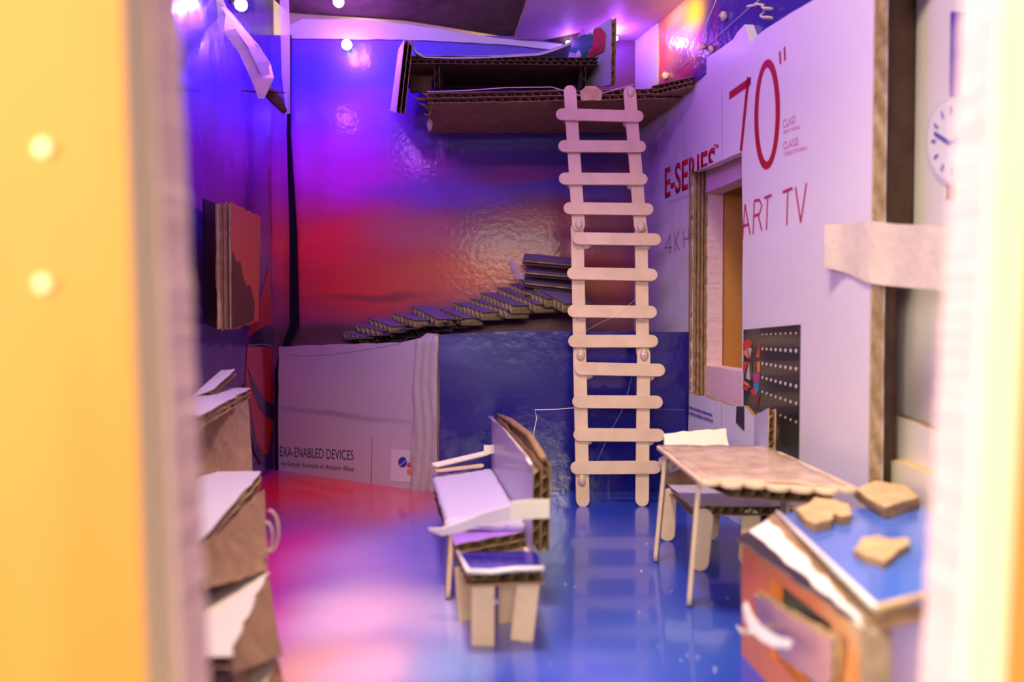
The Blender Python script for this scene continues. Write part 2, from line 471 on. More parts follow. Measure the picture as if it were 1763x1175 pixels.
sheet('printed_carton', BACK, [(-.2225, 0), (.135, 0), (.135, .390), (-.02, .3965), (-.2225, .397)], .005, [M_BACK, KRAFT], wb, amp=.0004, step=.02)
# pale band above the print (the folded flap of the carton)
BAND = Plane((0, .757, 0), (1, 0, 0), (0, 0, 1))
M_BAND = mat('pale_folded_flap', (.40, .36, .48), .35, .4, bump=.3, bscale=90, coat=.3)
sheet('folded_flap', BAND, pxs(BAND, [(496, 66), (690, 68), (860, 76), (1010, 92), (1010, 80), (860, 66), (760, 50), (640, 34), (520, 33), (497, 44)]), .001, [M_BAND, KRAFT], wb, amp=.0004, step=.01, seed=3)
# outer board behind the gap under the ceiling
sheet('outer_board', Plane((0, .80, 0), (1, 0, 0), (0, 0, 1)), [(-.25, .36), (.20, .36), (.20, .47), (-.25, .47)], .006, [PINE, PINE], wb)

# ---- lower wall panels standing in front of it
LW = Plane(P(476, 806, .752) * 1.0, P(745, 852, .655) - P(476, 806, .752), (0, 0, 1)); LW.O.z = 0
LB = Plane((-.066, .655, 0), (.139 + .066, .0015, 0), (0, 0, 1))
M_LW = splat_mat('white_panel_print', LW, (.56, .46, .56), [(560, 600, 120, 60, (.46, .36, .50), .6), (590, 716, 170, 6, (.30, .24, .32), .7), (650, 780, 130, 60, (.62, .52, .60), .5)], rough=.35, coat=.3, distort=.004, ripple=.1, flutes=.15)
M_LB = splat_mat('blue_panel_print_glare', LB, (.009, .007, .19), [(850, 620, 120, 70, (.07, .08, .22), .7), (790, 600, 60, 30, (.10, .13, .34), .5), (1080, 620, 100, 50, (.015, .012, .30), .6)], rough=.2, coat=.7, coatr=.12, distort=.01, ripple=.22, rscale=110)  # greyish patches at left paint a reflection onto the blue print
wl = empty('wall_back_lower', (-.06, .66, 0), 'low carton wall of a white printed panel folding into a glossy blue panel', kind='structure')
pw = sheet('white_panel', LW, pxs(LW, [(478, 812), (560, 827), (650, 840), (752, 857), (752, 576), (735, 574), (724, 582), (690, 590), (480, 597)]), .004, [M_LW, KRAFT], wl, amp=.0005, step=.012, seed=5)
sheet('blue_panel', LB, pxs(LB, [(744, 858), (900, 858), (1010, 851), (1186, 851), (1186, 572), (1060, 571), (880, 571), (790, 575), (744, 578)]), .004, [M_LB, KRAFT], wl, amp=.0004, step=.012, seed=6)
# cut line in the blue panel
stroke('cut_line', LB, pxs(LB, [(918, 790), (919, 745), (924, 720), (921, 706), (960, 705), (1005, 701)]), .0006, WHITEP, wl)
stroke('cut_line', LB, pxs(LB, [(1005, 701), (1080, 704), (1180, 706)]), .0004, mat('faded_blue_crease', (.12, .12, .34), .5), wl)
text('lettering', LW, 'EXA-ENABLED DEVICES', quadpx(LW, (482, 786), (609, 793), (609, 776), (482, 769)), BLACKP, pw, clips=())
text('lettering', LW, 'les Google Assistant et Amazon Alexa', quadpx(LW, (484, 804), (609, 815), (609, 803), (484, 794)), BLACKP, pw, shear=.25)
stroke('divider_line', LW, pxs(LW, [(641, 752), (639, 838)]), .0005, BLACKP, pw)
lg = sheet('emblem_label', LW, pxs(LW, [(676, 774), (708, 776), (708, 831), (674, 829), (673, 826), (674, 777)]), .0002, [mat('pale_label_print', (.72, .62, .72), .35), WHITEP], pw, off=.0003)
def disc(name, plane, cx, cy, rx, ry, m, parent, off=.0005, n=18, t=.0002, a0=0, a1=2 * math.pi):
    return flat(name, plane, [plane.px(cx + rx * math.cos(a0 + (a1 - a0) * i / n), cy + ry * math.sin(a0 + (a1 - a0) * i / n)) for i in range(n)], m, parent, off, t)
disc('emblem_dot', LW, 694, 796, 7.5, 9, BLUEP, pw, off=.0007)
stroke('emblem_stroke', LW, pxs(LW, [(688, 803), (702, 792)]), .0005, mat('pale_stroke_print', (.7, .66, .85), .4), pw, off=.0009)
disc('emblem_dot', LW, 706, 801, 4.5, 4.5, mat('red_dot_print', (.62, .07, .07), .4), pw, off=.0007)
disc('emblem_dot', LW, 706, 813, 4.5, 5, mat('orange_dot_print', (.72, .24, .06), .4), pw, off=.0007)
# wrinkled clear tape over the fold
tp = []
mbt = MB(); rr = random.Random(12); nx, ny = 9, 26
g = [[None] * (ny + 1) for _ in range(nx + 1)]
for i in range(nx + 1):
    for j in range(ny + 1):
        fx, fy = i / nx, j / ny
        xl = 718 + (708 - 718) * fy + rr.uniform(-2, 2) * (i == 0); xr = 757 + (750 - 757) * fy + rr.uniform(-1, 1)
        x = xl + (xr - xl) * fx; y = (578 + 8 * (1 - fx)) + (268 + 4 * fx) * fy
        p = LW.pt(LW.px(x, y), .0012 + .0018 * math.sin(fx * 9 + math.sin(fy * 7)) ** 2 + rr.uniform(0, .0006)); g[i][j] = p
for i in range(nx):
    for j in range(ny):
        mbt.face([g[i][j], g[i][j + 1], g[i + 1][j + 1], g[i + 1][j]])
tape = mbt.build('clear_tape', CLEARTAPE, wl, smooth=True)
so = tape.modifiers.new('thickness', 'SOLIDIFY'); so.thickness = .0003
stroke('fine_scratch', LW, pxs(LW, [(498, 612), (515, 613), (560, 612), (600, 607), (650, 599), (690, 592)]), .0003, GREYP, pw)

# ---- right wall
MW = splat_mat('white_tv_carton_print', RIGHT, (.77, .73, .76), [(1330, 460, 60, 300, (.75, .70, .77), .3)], rough=.4, coat=.25, coatr=.15, distort=.01, ripple=.10, rscale=40, flutes=.10)
wr = empty('wall_right', (.15, .55, 0), 'white printed carton wall with big red lettering beside the ladder', kind='structure')
ZT = .3215
edge = RIGHT.uv(WR1)[0]
tl = RIGHT.px(1279, 262)
main = [(RIGHT.px(1280, 300)[0], .0), (edge, 0), (edge, .33), (edge - .03, .325)]
main += pxs(RIGHT, [(1400, 0), (1345, 33), (1318, 50), (1300, 64), (1292, 76), (1288, 62), (1282, 42), (1270, 55), (1262, 68), (1240, 84), (1215, 100), (1197, 112), (1190, 150)])
main += [(0.0, .30), (0.0, .2545)] + pxs(RIGHT, [(1213, 289), (1240, 277), (1277, 262), (1279, 400)])
mp_ = sheet('carton_panel', RIGHT, main, .007, [MW, WHITEP, KRAFT], wr, amp=.0003, step=.012, seed=9)
# corrugated cut end facing the viewer
ce = MB(); e0 = WR1.copy(); Nn = RIGHT.N; Uu = RIGHT.U
for k in range(5):
    a = RIGHT.pt((edge, 0), -.0056 * k / 4 - .0002); 
    rr2 = random.Random(k)
    n = 60
    for i in range(n):
        z0, z1 = .33 * i / n, .33 * (i + 1) / n
        d0, d1 = [.0012 + .0006 * math.sin(i * 1.7 + k) for i in (i, i + 1)]
        p = [a + Vector((0, 0, z0)), a + Vector((0, 0, z0)) + Uu * d0, a + Vector((0, 0, z1)) + Uu * d1, a + Vector((0, 0, z1))]
        ce.prism(p, [x + Nn * .0006 for x in p])
ce.build('corrugated_edge', FLUTE, wr)
we = MB()
for k in range(5):
    rr2 = random.Random(k + 50); n = 40; z0_, z1_ = .076, .2555
    jj = [rr2.uniform(-.0004, .0012) for _ in range(n + 1)]
    for i in range(n):
        za, zb = z0_ + (z1_ - z0_) * i / n, z0_ + (z1_ - z0_) * (i + 1) / n; o_ = .0012 - .0030 * k
        A_ = [RIGHT.pt((-.002, za), o_), RIGHT.pt((jj[i], za), o_), RIGHT.pt((jj[i], za), o_ - .0020), RIGHT.pt((-.002, za), o_ - .0020)]
        B_ = [RIGHT.pt((-.002, zb), o_), RIGHT.pt((jj[i + 1], zb), o_), RIGHT.pt((jj[i + 1], zb), o_ - .0020), RIGHT.pt((-.002, zb), o_ - .0020)]
        we.prism(A_, B_)
we.build('torn_window_edge', KRAFT, wr)
# lettering on the right wall
off = .0003
text('lettering', RIGHT, 'E-SERIES', quadpx(RIGHT, (1145, 343), (1232, 306), (1232, 252), (1145, 290)), RED, wr, bold=.02, spacing=1.0,
     clips=[(RIGHT.pt((0.0006, 0)), -RIGHT.U), (RIGHT.pt(RIGHT.px(1213, 287)), -(RIGHT.V))])
text('lettering', RIGHT, 'TM', quadpx(RIGHT, (1229, 258), (1237, 255), (1237, 247), (1229, 250)), RED, wr, bold=.01)
# 7
stroke('lettering', RIGHT, pxs(RIGHT, [(1256, 165), (1293, 139)]), [.0052, .0052], RED, wr)
stroke('lettering', RIGHT, pxs(RIGHT, [(1289, 133), (1286, 160), (1276, 260)]), [.0050, .0046, .0040], RED, wr)
# 0
z0 = [];
for i in range(36):
    a = 2 * math.pi * i / 36
    z0.append(RIGHT.px(1321 + 18.5 * math.cos(a), 197 + 5.5 * -math.cos(a) + 88 * math.sin(a)))
stroke('lettering', RIGHT, z0, [.0048 + .0012 * abs(math.cos(2 * math.pi * i / 36)) for i in range(36)], RED, wr, closed=True)
stroke('lettering', RIGHT, pxs(RIGHT, [(1343, 88), (1344, 110)]), .0022, RED, wr)
stroke('lettering', RIGHT, pxs(RIGHT, [(1351, 81), (1352, 104)]), .0022, RED, wr)
for s_, q in (('CLASS', ((1348, 221), (1370, 211), (1370, 198), (1348, 207))), ('(69.5" DIAG.)', ((1349, 233), (1378, 222), (1378, 214), (1349, 225))),
              ('CLASSE', ((1349, 258), (1375, 249), (1375, 236), (1349, 245))), ('(176,53 CM DIAG.)', ((1350, 272), (1390, 259), (1390, 250), (1350, 262)))):
    text('lettering', RIGHT, s_, quadpx(RIGHT, *q), mat('pale_red_print', (.62, .20, .34), .4), wr)
PR = mat('crimson_print', (.50, .03, .12), .4)
def letters(plane, specs, wd, m, parent):
    for pts in specs: stroke('lettering', plane, pxs(plane, pts), wd, m, parent)
letters(RIGHT, [[(1279, 412), (1283, 352)], [(1283, 352), (1292, 404)], [(1279, 390), (1289, 386)],
                [(1297, 403), (1299, 346)], [(1299, 346), (1308, 344), (1312, 354), (1308, 368), (1298, 373)], [(1306, 371), (1312, 397)],
                [(1316, 341), (1329, 336)], [(1322, 339), (1320, 396)],
                [(1348, 331), (1365, 324)], [(1357, 327), (1355, 388)], [(1370, 322), (1379, 383)], [(1379, 383), (1389, 315)]], .0017, PR, wr)
# black picture printed on the wall with rows of white pegs and coloured geometry
poly = [(1281, 568), (1379, 559), (1376, 808), (1340, 786), (1292, 757), (1281, 748)]
M_PIC = splat_mat('dark_picture_print', RIGHT, (.018, .014, .016), [(1345, 590, 50, 8, (.06, .045, .04), .8), (1345, 650, 50, 10, (.055, .04, .035), .8), (1370, 760, 20, 40, (.05, .055, .045), .7), (1352, 760, 10, 50, (.03, .05, .02), .7)], rough=.25, coat=.4, distort=.004, ripple=.05)
pic = flat('dark_picture', RIGHT, pxs(RIGHT, poly), M_PIC, wr, off=.0004)
PEG = mat('cream_dot_print', (.75, .72, .62), .4)
for row, (ya, yb, sz) in enumerate([(576, 574, 1.5), (601, 604.5, 2.6), (626, 635.5, 2.6), (650.5, 665.5, 2.6), (675, 695, 2.2), (700, 727, 1.7)]):
    n = 8
    mbp = MB()
    for k in range(n):
        if row == 5 and k < 4: continue
        f = k / (n - 1); x = 1314 + 58 * (f * .86 + .14 * f * f) - 0; y = ya + (yb - ya) * f; s = sz * (.75 + .35 * f)
        q = [RIGHT.px(x + s * .6 * math.cos(a), y + s * 1.2 * math.sin(a)) for a in [2 * math.pi * i / 8 for i in range(8)]]
        ar = sum(q[i][0] * q[(i + 1) % 8][1] - q[(i + 1) % 8][0] * q[i][1] for i in range(8))
        if ar < 0: q.reverse()
        mbp.prism([RIGHT.pt(x_, .0005) for x_ in q], [RIGHT.pt(x_, .0007) for x_ in q])
    mbp.build('dot_row', PEG, pic)
cols = {'r': mat('red_facet_print', (.60, .05, .03), .4), 'o': mat('orange_facet_print', (.80, .25, .04), .4), 'w': mat('grey_facet_print', (.55, .48, .44), .4), 'b': mat('teal_facet_print', (.05, .28, .45), .4), 'm': mat('magenta_facet_print', (.50, .05, .20), .4), 'd': mat('brown_facet_print', (.22, .04, .03), .4)}
facets = [('r', [(1281, 590), (1288, 584), (1296, 588), (1296, 596), (1281, 604)]), ('o', [(1281, 606), (1288, 600), (1290, 618), (1284, 612)]), ('w', [(1289, 598), (1296, 600), (1293, 618)]),
          ('r', [(1281, 622), (1290, 624), (1284, 640), (1281, 640)]), ('w', [(1291, 624), (1293, 655), (1286, 652)]), ('o', [(1281, 655), (1289, 660), (1293, 668), (1281, 661)]), ('r', [(1281, 664), (1290, 668), (1288, 674), (1281, 670)]), ('d', [(1294, 604), (1297, 640), (1295, 640)]),
          ('r', [(1304, 612), (1309, 590), (1310, 616)]), ('o', [(1304, 615), (1308, 598), (1308, 616)]), ('m', [(1298, 645), (1310, 642), (1309, 660), (1300, 662)]), ('b', [(1299, 662), (1308, 654), (1308, 672), (1304, 680)]), ('r', [(1294, 672), (1300, 668), (1304, 682), (1296, 680)]), ('o', [(1305, 624), (1310, 622), (1310, 640), (1306, 642)]), ('d', [(1300, 684), (1310, 680), (1306, 700)])]
for c_, pts in facets: flat('coloured_facet', RIGHT, pxs(RIGHT, pts), cols[c_], pic, off=.0008)
stroke('thin_fold_line', RIGHT, pxs(RIGHT, [(1243, 152), (1244, 272)]), .0003, GREYP, wr)

# right wall, farther piece behind the ladder
MRB = splat_mat('far_white_carton_print', RBACK, (.62, .58, .66), [], rough=.35, coat=.35, coatr=.12, ripple=.15, rscale=60, flutes=.12)
wrb = empty('wall_right_far', (.125, .71, 0), 'white carton wall piece in the corner behind the ladder', kind='structure')
ub = RBACK.uv((.142, .6565, 0))[0]
sheet('carton_panel', RBACK, [(.0, 0), (ub, 0), (ub, .321), (RBACK.px(1132, 120)[0], .321), (RBACK.px(1132, 120)[0], .395), (0, .395)], .004, [MRB, MRB], wrb, amp=.0002, step=.02)
text('lettering', RBACK, 'E-SERIES', quadpx(RBACK, (1145, 343), (1232, 306), (1232, 252), (1145, 290)), RED, wrb, bold=.02,
     clips=[(RBACK.pt((ub - .0005, 0)), RBACK.U)])
letters(RBACK, [[(1154, 405), (1145, 427)], [(1145, 427), (1157, 426)], [(1154, 402), (1154, 437)],
                [(1162, 403), (1163, 434)], [(1169, 398), (1163, 418)], [(1164, 416), (1170, 431)],
                [(1177, 397), (1178, 428)], [(1186, 392), (1187, 424)], [(1178, 413), (1187, 409)]], .0013, mat('faint_purple_print', (.32, .16, .30), .4), wrb)
text('lettering', RBACK, 'SMARTCAST SERIES', quadpx(RBACK, (1152, 352), (1187, 340), (1187, 335), (1152, 346)), mat('faint_grey_print', (.42, .34, .46), .4), wrb)

# lower flap under the window
RLOW = Plane(RIGHT.pt((-.0005, 0), .003), RIGHT.U, (0, 0, 1))
wlow = sheet('lower_flap', RLOW, pxs(RLOW, [(1187, 676), (1200, 682), (1212, 681), (1225, 688), (1240, 692), (1262, 700), (1282, 699)]) + [(RLOW.px(1290, 700)[0] + .02, .07), (RLOW.px(1290, 700)[0] + .02, 0), (0, 0)], .0025, [MW, KRAFT], wr, amp=.0004, step=.006, seed=4)
for i in range(2):
    mbx = MB()
    rr = random.Random(i)
    for k in range(16):
        x = 1186 + k * 2.6 + (0 if i == 0 else 1); y = 699 + i * 10 + k * .9
        q = pxs(RLOW, [(x, y), (x + rr.uniform(1.2, 2.2), y + .6), (x + 2, y + 5), (x, y + 4.4)])
        ar = sum(q[a][0] * q[(a + 1) % 4][1] - q[(a + 1) % 4][0] * q[a][1] for a in range(4))
        if ar < 0: q.reverse()
        mbx.prism([RLOW.pt(z, .0002) for z in q], [RLOW.pt(z, .0004) for z in q])
    mbx.build('small_print_line', mat('blue_small_print', (.16, .12, .34), .4), wlow)
flat('black_corner_print', RLOW, pxs(RLOW, [(1269, 700), (1282, 700), (1282, 742), (1268, 728)]), BLACKP, wlow, off=.0005)
stroke('thin_fold_line', RLOW, pxs(RLOW, [(1243, 695), (1243, 730), (1244, 800)]), .0004, GREYP, wlow)

# ---- the window in the right wall
wn = empty('window_1', RIGHT.pt((.05, .08), -.02), 'window cut through the right wall showing pink foam and a yellow wooden frame', kind='structure')
PF = Plane(RIGHT.pt((0, 0), -.0118), RIGHT.U, (0, 0, 1))
PWD = Plane(RIGHT.pt((0, 0), -.0273), RIGHT.U, (0, 0, 1))
def ring(name, plane, outer, inner, t, m, parent, amp=0.0, step=.004, seed=2, mats=None):
    r = random.Random(seed); k = len(outer); mb = MB()
    oo, ii = [], []
    for i in range(k):
        a0, a1 = Vector(outer[i]), Vector(outer[(i + 1) % k]); b0, b1 = Vector(inner[i]), Vector(inner[(i + 1) % k])
        n = max(1, int((b1 - b0).length / step)); nn = (b1 - b0).normalized(); nn = Vector((-nn.y, nn.x))
        for j in range(n):
            f = j / n; oo.append(a0.lerp(a1, f)); ii.append(b0.lerp(b1, f) + nn * (r.uniform(-amp, amp) if j else 0))
    n = len(oo)
    for i in range(n):
        j = (i + 1) % n
        for o_, s_ in ((0, 1), (-t, -1)):
            q = [plane.pt(oo[i], o_), plane.pt(oo[j], o_), plane.pt(ii[j], o_), plane.pt(ii[i], o_)]
            uu = [tuple(oo[i]), tuple(oo[j]), tuple(ii[j]), tuple(ii[i])]
            if s_ < 0: q.reverse(); uu.reverse()
            mb.face(q, 0, uu)
        mb.face([plane.pt(ii[i], 0), plane.pt(ii[j], 0), plane.pt(ii[j], -t), plane.pt(ii[i], -t)], 1 if mats and len(mats) > 1 else 0)
        mb.face([plane.pt(oo[j], 0), plane.pt(oo[i], 0), plane.pt(oo[i], -t), plane.pt(oo[j], -t)])
    return mb.build(name, mats or m, parent)
fi_l, fi_b, fi_t = PF.px(1214, 500)[0], PF.px(1214, 630)[1], .238
ring('foam_surround', PF, [(-.012, .03), (.16, .03), (.16, .30), (-.012, .30)], [(fi_l, fi_b), (.12, fi_b), (.12, fi_t), (fi_l, fi_t)], .0145, PINKF, wn, amp=.00018, step=.002)
wi_l = PWD.px(1249, 450)[0]; wi_b = PWD.px(1250, 636)[1]
ring('wooden_frame', PWD, [(-.012, .03), (.16, .03), (.16, .30), (-.012, .30)], [(wi_l, wi_b), (.12, wi_b), (.12, fi_t + .004), (wi_l, fi_t + .004)], .030, PLY, wn, step=.05)

# ---- upper coloured carton along the top of the right wall
_e = RBACK.pt((RBACK.px(1132, 120)[0], 0), -.001)
UP = Plane(_e, RIGHT.pt((.16, 0), -.0115) - _e, (0, 0, 1))
up_sp = [(1155, 50, 36, 90, (.95, .28, .02), 1), (1195, 25, 30, 45, (.95, .62, .02), 1), (1165, 30, 18, 18, (.85, .55, .45), .7), (1180, 125, 40, 30, (.30, .02, .07), .9), (1200, 80, 22, 40, (.40, .08, .05), .8), (1141, 100, 10, 60, (.80, .10, .05), .8), (1232, 60, 7, 90, (.20, .01, .12), .8)]
M_UP = splat_mat('upper_print', UP, (.02, .012, .26), up_sp, rough=.25, coat=.6, coatr=.1, distort=.006, ripple=.4, rscale=120)
sheet('upper_printed_carton', UP, [(0, .322), (.10, .322), (.24, .305), (.36, .305), (.36, .46), (.03, .46), (0, .40)], .004, [M_UP, KRAFT], wr, amp=.0005, step=.01, seed=8)
# torn thread, glue flakes on it
tube('glue_thread', [UP.pt(UP.px(x, y), .001) for x, y in [(1235, 0), (1228, 18), (1219, 38), (1214, 60), (1213, 78)]], .0003, THREAD, wr, 5)
tube('glue_thread', [UP.pt(UP.px(x, y), .001) for x, y in [(1310, 0), (1285, 20), (1240, 60), (1205, 90), (1160, 127)]], .00022, THREAD, wr, 5)
for i, (x, y, s) in enumerate([(1250, 27, .0028), (1213, 81, .0024), (1228, 85, .0022), (1150, 130, .0030)]):
    blob('glue_flake', UP.pt(UP.px(x, y), .002), s, GLUE, wr, (1.0, .9, 1.1), seed=i, rough=.35)
curl = []
for i in range(34):
    f = i / 33
    if f < .45: x, y = 1298 + 30 * f / .45, 14 - 6 * math.sin(f / .45 * 3.1)
    else: g_ = (f - .45) / .55; x, y = 1328 + 8 * math.sin(g_ * 9), 12 + 22 * g_ + 4 * math.cos(g_ * 9)
    curl.append(UP.pt(UP.px(x, y), .004 + .002 * math.sin(i)))
tag(tube('paper_curl', curl, .0007, TAPE, None, 6), 'twisted curl of beige paper string hanging by the torn top of the right wall', 'paper string')

# ---- front continuation of the right wall with the watch picture
CL = Plane((.203, .418, 0), (-.004, -.23, 0), (0, 0, 1))
M_CL = splat_mat('watch_wall_print', CL, (.78, .75, .78), [], rough=.35, coat=.35, ripple=.12, rscale=40)
wf = empty('wall_right_near', (.20, .31, 0), 'white carton wall piece nearest the viewer at right with a printed round dial', kind='structure')
sheet('carton_panel', CL, [(-.022, 0), (.24, 0), (.24, .36), (-.022, .36)], .004, [M_CL, KRAFT], wf, amp=.0003, step=.02)
# brown reveal between the two pieces
mbr = MB(); a, b = RIGHT.pt((edge - .003, 0), -.0062), CL.pt((.001, 0), .002)
for (z0_, z1_, bb) in ((0, .168, .38), (.168, .345, 1.0)):
    c = a.lerp(b, bb)
    q = [a, c, c + Vector((.004, .004, 0)), a + Vector((.004, .004, 0))]
    mbr.prism([x + Vector((0, 0, z0_)) for x in q], [x + Vector((0, 0, z1_)) for x in q])
mbr.build('brown_reveal', KRAFTD, wf)
DIAL = mat('dial_print', (.62, .62, .78), .35); DIALI = mat('dial_ink_print', (.10, .10, .50), .4)
disc('dial_face', CL, 1640, 245, 46, 76, DIAL, wf, off=.0004, n=28)
disc('dial_face', CL, 1641, 243, 42, 70, mat('dial_inner_print', (.80, .79, .82), .35), wf, off=.0007, n=28)
for k in range(12):
    a = 2 * math.pi * k / 12
    stroke('dial_tick', CL, pxs(CL, [(1641 + 26 * math.cos(a), 243 + 46 * math.sin(a)), (1641 + 34 * math.cos(a), 243 + 59 * math.sin(a))]), .0011, DIALI, wf, off=.0010)
stroke('dial_hand', CL, pxs(CL, [(1638, 246), (1612, 229)]), .0018, DIALI, wf, off=.0010)
stroke('dial_hand', CL, pxs(CL, [(1638, 246), (1665, 232)]), .0014, DIALI, wf, off=.0010)
flat('strap_print', CL, pxs(CL, [(1638, 20), (1668, 20), (1662, 170), (1636, 166)]), mat('violet_strap_print', (.10, .06, .42), .3), wf, off=.0004)
flat('strap_print', CL, pxs(CL, [(1630, 316), (1660, 322), (1658, 348), (1630, 344)]), BLACKP, wf, off=.0004)
# raised lower boards (door step) on that wall
CL2 = Plane(CL.pt((0, 0), .006), CL.U, (0, 0, 1))
sheet('lower_board', CL2, pxs(CL2, [(1534, 712), (1560, 722), (1660, 760), (1660, 860), (1530, 800)]), .005, [WHITEP, KRAFT], wf, amp=.0004)
CL3 = Plane(CL.pt((0, 0), .013), CL.U, (0, 0, 1))
sheet('lower_board', CL3, pxs(CL3, [(1521, 790), (1560, 800), (1660, 846)]) + [(.10, 0), (CL3.px(1521, 800)[0], 0)], .010, [CREAM, KRAFTL], wf, amp=.0006)

# ---- left wall
lf_sp = [(350, 60, 120, 120, (.03, .015, .42), 1), (400, 230, 90, 90, (.05, .012, .60), 1), (340, 300, 40, 200, (.02, .015, .30), .9), (440, 180, 60, 70, (.12, .015, .90), .8), (440, 280, 70, 70, (.22, .012, .45), .9),
         (345, 480, 50, 90, (.015, .01, .06), .9), (350, 600, 60, 60, (.06, .02, .22), .8), (480, 330, 20, 120, (.40, .02, .05), .7), (440, 340, 80, 60, (.12, .01, .16), .8), (430, 720, 60, 120, (.14, .02, .10), .7)]
M_LEFT = splat_mat('left_carton_print', LEFT, (.05, .015, .20), lf_sp, rough=.22, coat=.6, coatr=.12, distort=.012, nscale=10, ripple=.5, rscale=40, stretch=(5, .8, 1))
wlft = empty('wall_left', (-.2, .5, 0), 'glossy left wall of dark blue and violet printed carton with red swooshes', kind='structure')
ul = LEFT.uv((-.2226, .772, 0))[0]
sheet('printed_carton', LEFT, [(-.12, 0), (ul, 0), (ul, .44), (-.12, .44)], .005, [M_LEFT, KRAFT], wlft, amp=.0003, step=.03)
RS = mat('red_swoosh_print', (.50, .015, .015), .25, coat=.5); RS2 = mat('dark_red_swoosh_print', (.25, .02, .04), .25, coat=.5); DK = mat('dark_violet_swoosh_print', (.035, .015, .06), .25, coat=.5)
flat('red_swoosh', LEFT, pxs(LEFT, [(473, 270), (478, 330), (488, 420), (489, 590), (480, 590), (474, 480), (466, 380), (462, 300)]), RS2, wlft, off=.0003)
flat('red_swoosh', LEFT, pxs(LEFT, [(462, 455), (470, 560), (452, 562), (430, 578), (422, 586), (440, 540), (452, 500)]), RS, wlft, off=.0005)
flat('red_swoosh', LEFT, pxs(LEFT, [(425, 597), (474, 598), (473, 690), (468, 740), (461, 780), (452, 784), (440, 760), (430, 710), (422, 660)]), RS, wlft, off=.0005)
flat('dark_swoosh', LEFT, pxs(LEFT, [(425, 632), (438, 662), (456, 690), (474, 700), (474, 722), (462, 722), (446, 704), (432, 670)]), DK, wlft, off=.0008)
flat('dark_swoosh', LEFT, pxs(LEFT, [(430, 590), (440, 574), (455, 566), (472, 566), (478, 594)]), DK, wlft, off=.0008)
flat('dark_swoosh', LEFT, pxs(LEFT, [(422, 660), (432, 720), (442, 765), (455, 792), (448, 800), (436, 780), (425, 720), (418, 665)]), DK, wlft, off=.0010)
# crease line and a dark strip painting the shade of the back corner gap
stroke('crease_line', LEFT, pxs(LEFT, [(424, 595), (450, 593), (474, 597)]), .0008, mat('worn_crease', (.28, .20, .24), .6), wlft, off=.0012)
gapo = ribbon('corner_gap_strip', [P(499, 60, .753), P(497, 230, .753), P(505, 400, .752), P(507, 560, .752), P(488, 604, .751), P(478, 640, .7505), P(479, 812, .7505)], (1, 0, 0), [.003, .004, .007, .009, .006, .006, .006], mat('corner_gap_shade', (.010, .006, .014), .95, .05), wlft)
# clear strip curling along the upper corner
ribbon('clear_corner_strip', [P(489, -10, .66), P(491, 60, .66), P(492, 130, .665), P(496, 196, .67)], [(1, -.6, 0)] * 4, [.010, .010, .009, .004], CLEARTAPE, wlft)

# ---- ceiling
wc = empty('ceiling', (0, .68, .40), 'dark cardboard ceiling flap sagging over the back wall', kind='structure')
mbc = MB()
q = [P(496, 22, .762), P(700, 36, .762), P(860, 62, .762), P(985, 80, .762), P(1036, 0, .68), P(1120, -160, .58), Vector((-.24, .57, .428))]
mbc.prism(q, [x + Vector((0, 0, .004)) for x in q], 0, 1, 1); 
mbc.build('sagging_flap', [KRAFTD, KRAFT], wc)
q = [Vector((-.0, .775, .392)), Vector((.17, .775, .392)), Vector((.19, .60, .392)), Vector((.02, .60, .392))]
q = [q[0], q[3], q[2], q[1]]; mbc = MB(); mbc.prism(list(reversed(q)), [x + Vector((0, 0, .004)) for x in reversed(q)], 0, 1, 1)
mbc.build('ceiling_board', [mat('ceiling_carton_print', (.62, .44, .58), .55, .3, bump=.3), KRAFT], wc)

# ---- the front wall with the cut opening the photograph looks through
FW = Plane((0, .1425, 0), (1, 0, 0), (0, 0, 1)); FF = Plane((0, .1525, 0), (1, 0, 0), (0, 0, 1))
wfr = empty('wall_front', (0, .15, 0), 'front wall of yellow plywood and pink foam around the opening', kind='structure')
def lin(xa, za, xb, zb, z): return xa + (xb - xa) * (z - za) / (zb - za)
zb_, zt_ = .035, .275
def side(xt, xb, z): return lin(xb, .0655, xt, .202, z)
win = [(side(-.0668, -.0634, zb_), zb_), (side(.0906, .0855, zb_), zb_), (side(.0906, .0855, zt_), zt_), (side(-.0668, -.0634, zt_), zt_)]
fin = [(side(-.0660, -.0612, zb_), zb_), (side(.0891, .0826, zb_), zb_), (side(.0891, .0826, zt_), zt_), (side(-.0660, -.0612, zt_), zt_)]
outer = [(-.30, -.03), (.30, -.03), (.30, .36), (-.30, .36)]
ring('plywood_sheet', FW, outer, win, .0095, PLY, wfr, step=.05, mats=[PLY, PINE])
ring('foam_board', FF, outer, fin, .0130, PINKF, wfr, amp=.00022, step=.0012)
for (x, y) in ((78, 256), (78, 489)):
    c = FW.pt(FW.px(x, y), .0006)
    mbs = MB(); n = 14
    rgs = [[c + Vector((math.cos(2 * math.pi * i / n) * r_, d_, math.sin(2 * math.pi * i / n) * r_)) for i in range(n)] for r_, d_ in ((.0014, .0006), (.0014, 0), (.0010, -.0005))]
    for k in range(2):
        for i in range(n):
            j = (i + 1) % n; mbs.face([rgs[k][i], rgs[k][j], rgs[k + 1][j], rgs[k + 1][i]])
    mbs.face(rgs[2]); mbs.build('nail_head', mat('shiny_nail', (.98, .90, .55), .3, .8), wfr)

